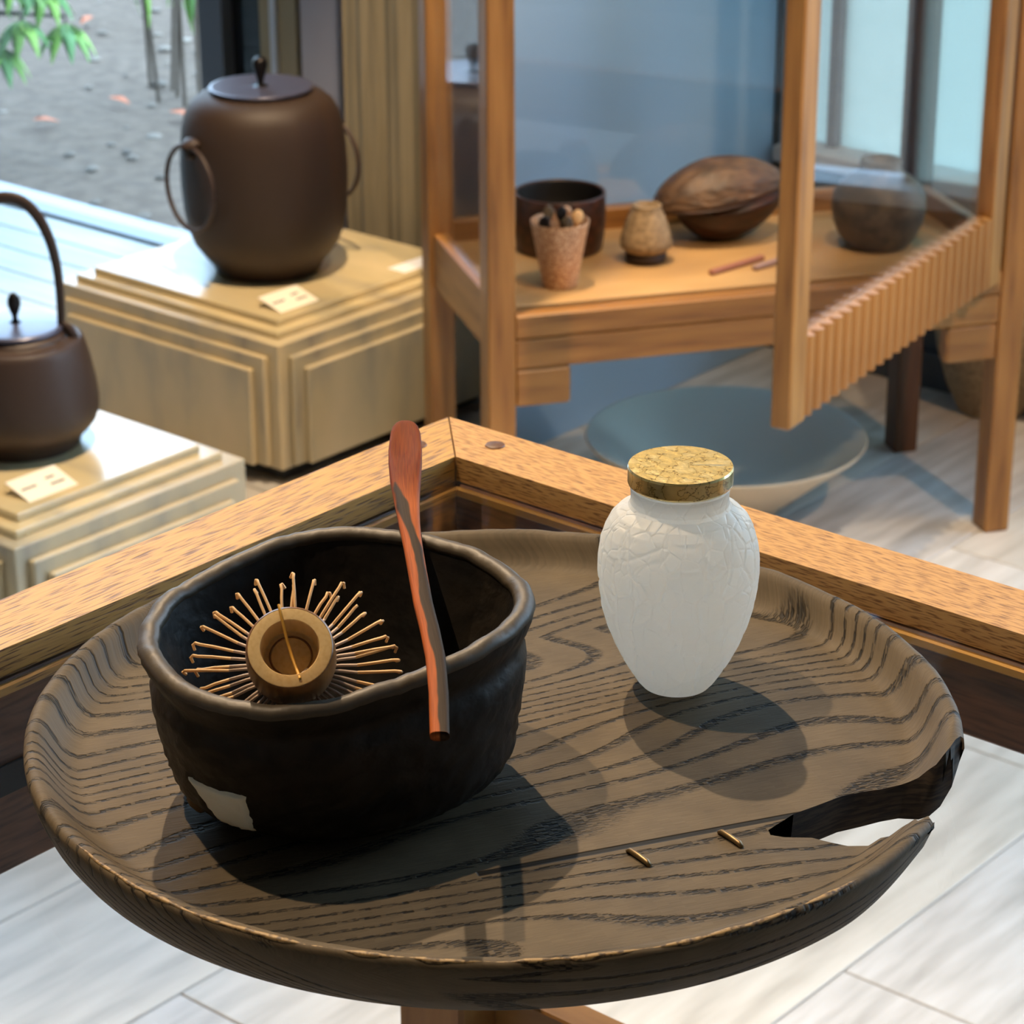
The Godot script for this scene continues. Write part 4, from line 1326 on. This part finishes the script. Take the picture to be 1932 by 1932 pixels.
# ------------------------------------------------------------------ kettles
func make_kettles() -> void:
	var k := thing("iron_kettle", "tall brown iron kettle with ring handles on the large plinth", "kettle", grid(2.2335, 0.196, -2.3075), 0.0, "iron kettles on plinths")
	part(k, "body", lathe([Vector2(0, 0), Vector2(0.062, 0), Vector2(0.066, 0.003), Vector2(0.070, 0.012), Vector2(0.080, 0.024), Vector2(0.0915, 0.040), Vector2(0.0990, 0.060), Vector2(0.1030, 0.085), Vector2(0.1048, 0.115), Vector2(0.1050, 0.140), Vector2(0.1035, 0.165), Vector2(0.1008, 0.187), Vector2(0.0960, 0.205), Vector2(0.0890, 0.2175), Vector2(0.0790, 0.2262), Vector2(0.0670, 0.2300), Vector2(0.0635, 0.2310), Vector2(0.0, 0.231)], 96), M.iron)
	part(k, "lid", lathe([Vector2(0, 0.231), Vector2(0.0600, 0.231), Vector2(0.0640, 0.2335), Vector2(0.0650, 0.2360), Vector2(0.0640, 0.2375), Vector2(0.0600, 0.2375), Vector2(0.030, 0.2365), Vector2(0.0110, 0.2370), Vector2(0.0100, 0.2375), Vector2(0, 0.2375)], 72), M.bronze_lid, Vector3.ZERO, Vector3.ZERO, "dull bronze lid")
	part(k, "knob", lathe([Vector2(0, 0.2365), Vector2(0.0100, 0.2370), Vector2(0.0100, 0.2375), Vector2(0.0045, 0.2385), Vector2(0.0035, 0.2410), Vector2(0.0050, 0.2470), Vector2(0.0078, 0.2560), Vector2(0.0098, 0.2630), Vector2(0.0096, 0.2680), Vector2(0.0075, 0.2715), Vector2(0.0040, 0.2735), Vector2(0, 0.274)], 32), M.dark_metal)
	for q in [[-51.0, 0.5], [134.0, -0.5]]:
		var f := deg_to_rad(q[0])
		var rad := Vector3(sin(f), 0, cos(f))
		var side := Vector3(cos(f), 0, -sin(f))
		var h := 0.176
		part(k, "lug", join([[sweep([rad * 0.096 + Vector3(0, h + 0.004, 0), rad * 0.106 + Vector3(0, h + 0.006, 0), rad * 0.1135 + Vector3(0, h + 0.001, 0), rad * 0.112 + Vector3(0, h - 0.008, 0), rad * 0.104 + Vector3(0, h - 0.011, 0)], [0.014, 0.0135, 0.011, 0.008, 0.005], [0.006, 0.007, 0.006, 0.005, 0.004], Vector3.UP + rad * 0.3, 10), Transform3D.IDENTITY]]), M.iron_smooth)
		var ring := []
		for s in 41:
			var g := TAU * s / 40.0
			ring.append(rad * (0.1095 + 0.002 * (1 - cos(g)) * 0.5) + side * sin(g) * 0.053 + Vector3(0, h - 0.050 + 0.053 * cos(g), 0))
		part(k, "ring_handle", tube(ring, 0.0031, 8), M.iron_smooth)
	var s := thing("iron_teapot", "brown iron teapot with an arched handle on the smaller plinth", "kettle", grid(1.633, 0.196, -2.0665), 0.0, "iron kettles on plinths")
	part(s, "body", lathe([Vector2(0, 0), Vector2(0.054, 0), Vector2(0.0585, 0.003), Vector2(0.0605, 0.010), Vector2(0.0625, 0.014), Vector2(0.0700, 0.021), Vector2(0.0770, 0.030), Vector2(0.0805, 0.040), Vector2(0.0810, 0.052), Vector2(0.0790, 0.072), Vector2(0.0750, 0.095), Vector2(0.0705, 0.112), Vector2(0.0680, 0.1175), Vector2(0.0660, 0.1190), Vector2(0.0660, 0.1190), Vector2(0.0520, 0.1205), Vector2(0.0500, 0.1215), Vector2(0.0490, 0.1285), Vector2(0.0, 0.1285)], 96), M.iron_smooth)
	part(s, "lid", lathe([Vector2(0, 0.1285), Vector2(0.0485, 0.1285), Vector2(0.0495, 0.1300), Vector2(0.0490, 0.1325), Vector2(0.0460, 0.1340), Vector2(0.0300, 0.1350), Vector2(0.0120, 0.1360), Vector2(0.0, 0.1362)], 72), M.bronze_lid, Vector3.ZERO, Vector3.ZERO, "shiny dark bronze lid")
	part(s, "knob", lathe([Vector2(0, 0.136), Vector2(0.0065, 0.1360), Vector2(0.0030, 0.1385), Vector2(0.0028, 0.1430), Vector2(0.0055, 0.1500), Vector2(0.0072, 0.1560), Vector2(0.0066, 0.1620), Vector2(0.0035, 0.1670), Vector2(0, 0.1690)], 28), M.dark_metal)
	var arch := []
	var aw := []
	var ah := []
	for q in 33:
		var g := PI * q / 32.0
		var xx := cos(g)
		var bulge := 1.0 + 0.12 * sin(g) * (1.0 - sin(g)) * 2.0
		arch.append(Vector3(0.0475 * signf(xx) * pow(absf(xx), 0.85) * bulge, 0.128 + 0.142 * pow(sin(g), 0.72), 0))
		aw.append(0.0042 + 0.0022 * sin(g))
		ah.append(0.0024 + 0.0014 * sin(g))
	part(s, "handle", sweep(arch, aw, ah, Vector3(0, 0, 1), 10), M.iron_smooth)
	for sg in [-1, 1]:
		part(s, "lug", sweep([Vector3(sg * 0.060, 0.117, 0), Vector3(sg * 0.056, 0.127, 0), Vector3(sg * 0.049, 0.134, 0), Vector3(sg * 0.045, 0.133, 0)], [0.006, 0.006, 0.005, 0.004], [0.003, 0.004, 0.0035, 0.002], Vector3(0, 0, 1), 8), M.iron_smooth)
	part(s, "spout", sweep([Vector3(-0.060, 0.075, 0.03), Vector3(-0.085, 0.088, 0.040), Vector3(-0.103, 0.108, 0.048), Vector3(-0.112, 0.122, 0.052)], [0.015, 0.011, 0.009, 0.0085], [0.015, 0.011, 0.009, 0.0085], Vector3.UP, 12), M.iron_smooth)

# ------------------------------------------------------------------ price cards on the plinths
func card(called: String, label: String, a: float, b: float, la: float, lb: float, turn: float, m: Material, lift: float, group := "") -> Node3D:
	var t := thing(called, label, "card", grid(a, 0.196, b), YAW + turn, group)
	if lift > 0.0:
		var hold := part(t, "holder", prism([Vector2(0, 0), Vector2(lb, 0), Vector2(0, lift * 1.2)], -la / 2, la / 2), M.acrylic, Vector3.ZERO, Vector3.ZERO, "clear wedge holder")
		hold.basis = Basis(Vector3(0, 0, 1), Vector3(1, 0, 0), Vector3(0, 1, 0))
		hold.position = Vector3(0, 0.0004, -lb / 2)
		var face := Node3D.new()
		face.name = "sheet"
		t.add_child(face)
		face.position = Vector3(0, lift * 0.62 + 0.0012, 0)
		face.rotation.x = atan2(lift * 1.2, lb)
		part(face, "paper", box(la, 0.0012, lb * 1.02, 0.0003), m)
		for e in [[-0.26, 0.0, 0.30], [0.22, -0.12, 0.18], [0.22, 0.16, 0.22], [0.36, 0.16, 0.06]]:
			part(face, "print", box(la * e[2], 0.0003, lb * 0.07, 0.0001), M.ink, Vector3(la * e[0], 0.0007, lb * e[1]))
	else:
		part(t, "paper", box(la, 0.0016, lb, 0.0005), m, Vector3(0, 0.0010, 0))
	return t

func make_cards() -> void:
	card("price_card", "small cream price card in a clear holder before the tall kettle", 2.147, -2.185, 0.066, 0.040, 0.0, M.card, 0.010, "price cards in clear holders")
	card("price_card", "small cream price card in a clear holder before the arched handle teapot", 1.560, -1.953, 0.064, 0.038, 0.0, M.card, 0.010, "price cards in clear holders")
	card("blank_card", "plain white card lying flat right of the tall kettle", 2.372, -2.174, 0.086, 0.030, 0.0, M.card_white, 0.0)
	card("blank_card", "plain white card lying flat right of the arched handle teapot", 1.703, -1.939, 0.078, 0.029, 0.0, M.card_white, 0.0)

# ------------------------------------------------------------------ wares on the cabinet shelf
func make_shelf_wares() -> void:
	var p := thing("wide_pot", "wide dark brown pot with a black inside behind the copper cup", "pot", on_shelf(-0.4525, -0.215))
	part(p, "body", lathe([Vector2(0, 0), Vector2(0.046, 0), Vector2(0.049, 0.003), Vector2(0.0515, 0.02), Vector2(0.0525, 0.045), Vector2(0.0520, 0.062), Vector2(0.0525, 0.066), Vector2(0.0518, 0.0675), Vector2(0.0500, 0.0675), Vector2(0.0490, 0.066)], 64), M.lacquer)
	part(p, "inside", lathe([Vector2(0.0492, 0.0665), Vector2(0.0480, 0.05), Vector2(0.0470, 0.012), Vector2(0.0, 0.010), Vector2(0.0, 0.008), Vector2(0.0475, 0.009), Vector2(0.0488, 0.05), Vector2(0.0496, 0.0662)], 64), M.black, Vector3.ZERO, Vector3.ZERO, "black inside")
	var c := thing("copper_cup", "tapered coppery cup full of small spoons at the shelf's left front", "cup", on_shelf(-0.4915, -0.083))
	part(c, "cup_body", lathe([Vector2(0, 0), Vector2(0.0185, 0), Vector2(0.0195, 0.0015), Vector2(0.0255, 0.037), Vector2(0.0320, 0.072), Vector2(0.0323, 0.0738), Vector2(0.0312, 0.0738), Vector2(0.0240, 0.034), Vector2(0.0185, 0.004), Vector2(0, 0.004)], 48), M.copper)
	var heads := [[-0.020, 0.004, 0.076, 0], [-0.010, -0.012, 0.083, 1], [0.000, 0.006, 0.086, 0], [0.010, -0.008, 0.082, 2], [0.020, 0.004, 0.080, 3], [0.004, 0.016, 0.077, 1]]
	for k in heads.size():
		var e: Array = heads[k]
		var s := thing("small_spoon", ["small dark spoon leaning at the left of the copper cup", "small dark spoon at the back left of the copper cup", "tall dark spoon standing in the middle of the copper cup", "small coppery spoon at the back right of the copper cup", "pale looped spoon leaning at the right of the copper cup", "small dark spoon at the front of the copper cup"][k], "spoon", on_shelf(-0.4915, -0.083), CAB_TURN, "small spoons in the copper cup")
		var m: Material = [M.dark_metal, M.pewter, M.copper, M.tine_pale][e[3]]
		var a := Vector3(e[0] * 0.4, 0.006, e[1] * 0.4)
		var b := Vector3(e[0] * 0.95, e[2] - 0.012, e[1] * 0.95)
		part(s, "shaft", tube([a, b], 0.0018, 6), m)
		part(s, "bowl", sweep([b, b + Vector3(0, 0.004, 0), b + Vector3(0, 0.010, 0), b + Vector3(0, 0.015, 0), b + Vector3(0, 0.017, 0)], [0.002, 0.0055, 0.0068, 0.0045, 0.001], [0.0016, 0.002, 0.002, 0.0018, 0.001], Vector3(0, 0, 1), 10), m)
	var vz := thing("stoneware_vase", "small beige stoneware vase with a dark foot between cup and seed pod", "vase", on_shelf(-0.3725, -0.143))
	part(vz, "body", lathe([Vector2(0.0235, 0.0125), Vector2(0.0290, 0.0175), Vector2(0.0296, 0.0230), Vector2(0.0275, 0.0320), Vector2(0.0235, 0.0460), Vector2(0.0185, 0.0575), Vector2(0.0162, 0.0620), Vector2(0.0170, 0.0645), Vector2(0.0160, 0.0655), Vector2(0.0130, 0.0650), Vector2(0.0130, 0.058), Vector2(0.0, 0.056)], 56), M.stoneware)
	part(vz, "foot", lathe([Vector2(0, 0), Vector2(0.0205, 0), Vector2(0.0225, 0.002), Vector2(0.0238, 0.0128), Vector2(0.0, 0.0128)], 48), M.stoneware_dark, Vector3.ZERO, Vector3.ZERO, "dark unglazed foot")
	# big seed pod made into a lidded box
	var pod := thing("seed_pod_box", "large carved brown seed pod box with a pointed end", "box", on_shelf(-0.262, -0.205), CAB_TURN + 3.0)
	var halves := [[1.0, 0.044, 0.050, -0.002, M.seed, "lid", 0.0825], [-1.0, 0.050, 0.050, 0.014, M.seed_low, "lower_half", 0.068]]
	for h in halves:
		var v := PackedVector3Array()
		var idx := PackedInt32Array()
		var nu := 44
		var nv := 20
		for i in nu + 1:
			var t := -1.0 + 2.0 * i / nu
			var e := pow(maxf(0.0, 1.0 - t * t), 0.62) * (1.0 - 0.10 * t)
			for j in nv + 1:
				var f := PI * j / nv
				var ridge := 1.0 + 0.025 * sin(f * 14.0)
				v.append(Vector3(t * h[6] + h[3], 0.050 + 0.010 * t + h[0] * sin(f) * e * h[1] * ridge * (1.0 if h[0] > 0 else (0.98 - 0.0 * t)), cos(f) * e * h[2] * ridge))
		for i in nu:
			for j in nv:
				var a := i * (nv + 1) + j
				idx.append_array(PackedInt32Array([a, a + 1, a + nv + 1, a + 1, a + nv + 2, a + nv + 1]))
			var a0 := i * (nv + 1)
			idx.append_array(PackedInt32Array([a0, a0 + nv + 1, a0 + nv, a0 + nv, a0 + nv + 1, a0 + 2 * nv + 1]))
		part(pod, h[5], build(v, idx, PackedVector2Array(), true, true), h[4])
	var seam := []
	for i in 41:
		var g := TAU * i / 40.0
		var t := cos(g)
		seam.append(Vector3(t * 0.083, 0.0505 + 0.010 * t, signf(sin(g)) * pow(maxf(0.0, 1.0 - t * t), 0.62) * (1.0 - 0.10 * t) * 0.0505))
	part(pod, "seam", tube(seam, 0.0016, 6), M.seed_low)
	var dv := thing("dark_vase", "rounded dark grey vase with a short neck seen through the door glass", "vase", on_shelf(-0.0985, -0.128))
	part(dv, "vase_body", lathe([Vector2(0, 0), Vector2(0.034, 0), Vector2(0.037, 0.003), Vector2(0.0450, 0.014), Vector2(0.0515, 0.030), Vector2(0.0540, 0.046), Vector2(0.0525, 0.060), Vector2(0.0460, 0.072), Vector2(0.0350, 0.081), Vector2(0.0260, 0.086), Vector2(0.0235, 0.092), Vector2(0.0240, 0.099), Vector2(0.0225, 0.101), Vector2(0.0190, 0.100), Vector2(0.0185, 0.090), Vector2(0.0, 0.088)], 72), M.pewter)
	var sa := thing("incense_stick", "dusty pink stick lying on the shelf before the seed pod", "stick", on_shelf(-0.283, -0.090), CAB_TURN + 27.0)
	part(sa, "rod", box(0.086, 0.006, 0.008, 0.0015), M.pink, Vector3(0, 0.003, 0))
	var sb := thing("incense_stick", "pale lilac stick lying on the shelf beside the door stile", "stick", on_shelf(-0.238, -0.089), CAB_TURN + 27.0)
	part(sb, "rod", box(0.070, 0.006, 0.008, 0.0015), M.lilac, Vector3(0, 0.003, 0))

func make_floor_wares() -> void:
	var b := thing("floor_bowl", "wide shallow blue grey ceramic bowl standing on the floor under the cabinet", "bowl", Vector3(0.252, 0, -2.872))
	part(b, "outside", lathe([Vector2(0, 0), Vector2(0.062, 0), Vector2(0.066, 0.003), Vector2(0.070, 0.010), Vector2(0.105, 0.040), Vector2(0.140, 0.070), Vector2(0.163, 0.088), Vector2(0.1655, 0.0915), Vector2(0.1645, 0.0935)], 96), M.biscuit, Vector3.ZERO, Vector3.ZERO, "pale bare outside")
	part(b, "inside", lathe([Vector2(0.1645, 0.0933), Vector2(0.1615, 0.0925), Vector2(0.140, 0.0770), Vector2(0.105, 0.0480), Vector2(0.060, 0.0230), Vector2(0.0, 0.0180), Vector2(0.0, 0.010), Vector2(0.062, 0.012), Vector2(0.105, 0.0425), Vector2(0.140, 0.0725), Vector2(0.162, 0.0895)], 96), M.celadon, Vector3.ZERO, Vector3.ZERO, "blue grey glazed inside")
	var j := thing("floor_jar", "beige jar standing on the floor behind the cabinet's right leg", "jar", Vector3(0.625, 0, -3.20))
	part(j, "jar_body", lathe([Vector2(0, 0), Vector2(0.040, 0), Vector2(0.044, 0.003), Vector2(0.060, 0.040), Vector2(0.074, 0.085), Vector2(0.080, 0.125), Vector2(0.076, 0.165), Vector2(0.060, 0.195), Vector2(0.048, 0.205), Vector2(0.048, 0.215), Vector2(0.042, 0.216), Vector2(0.040, 0.200), Vector2(0, 0.190)], 64), M.stoneware)
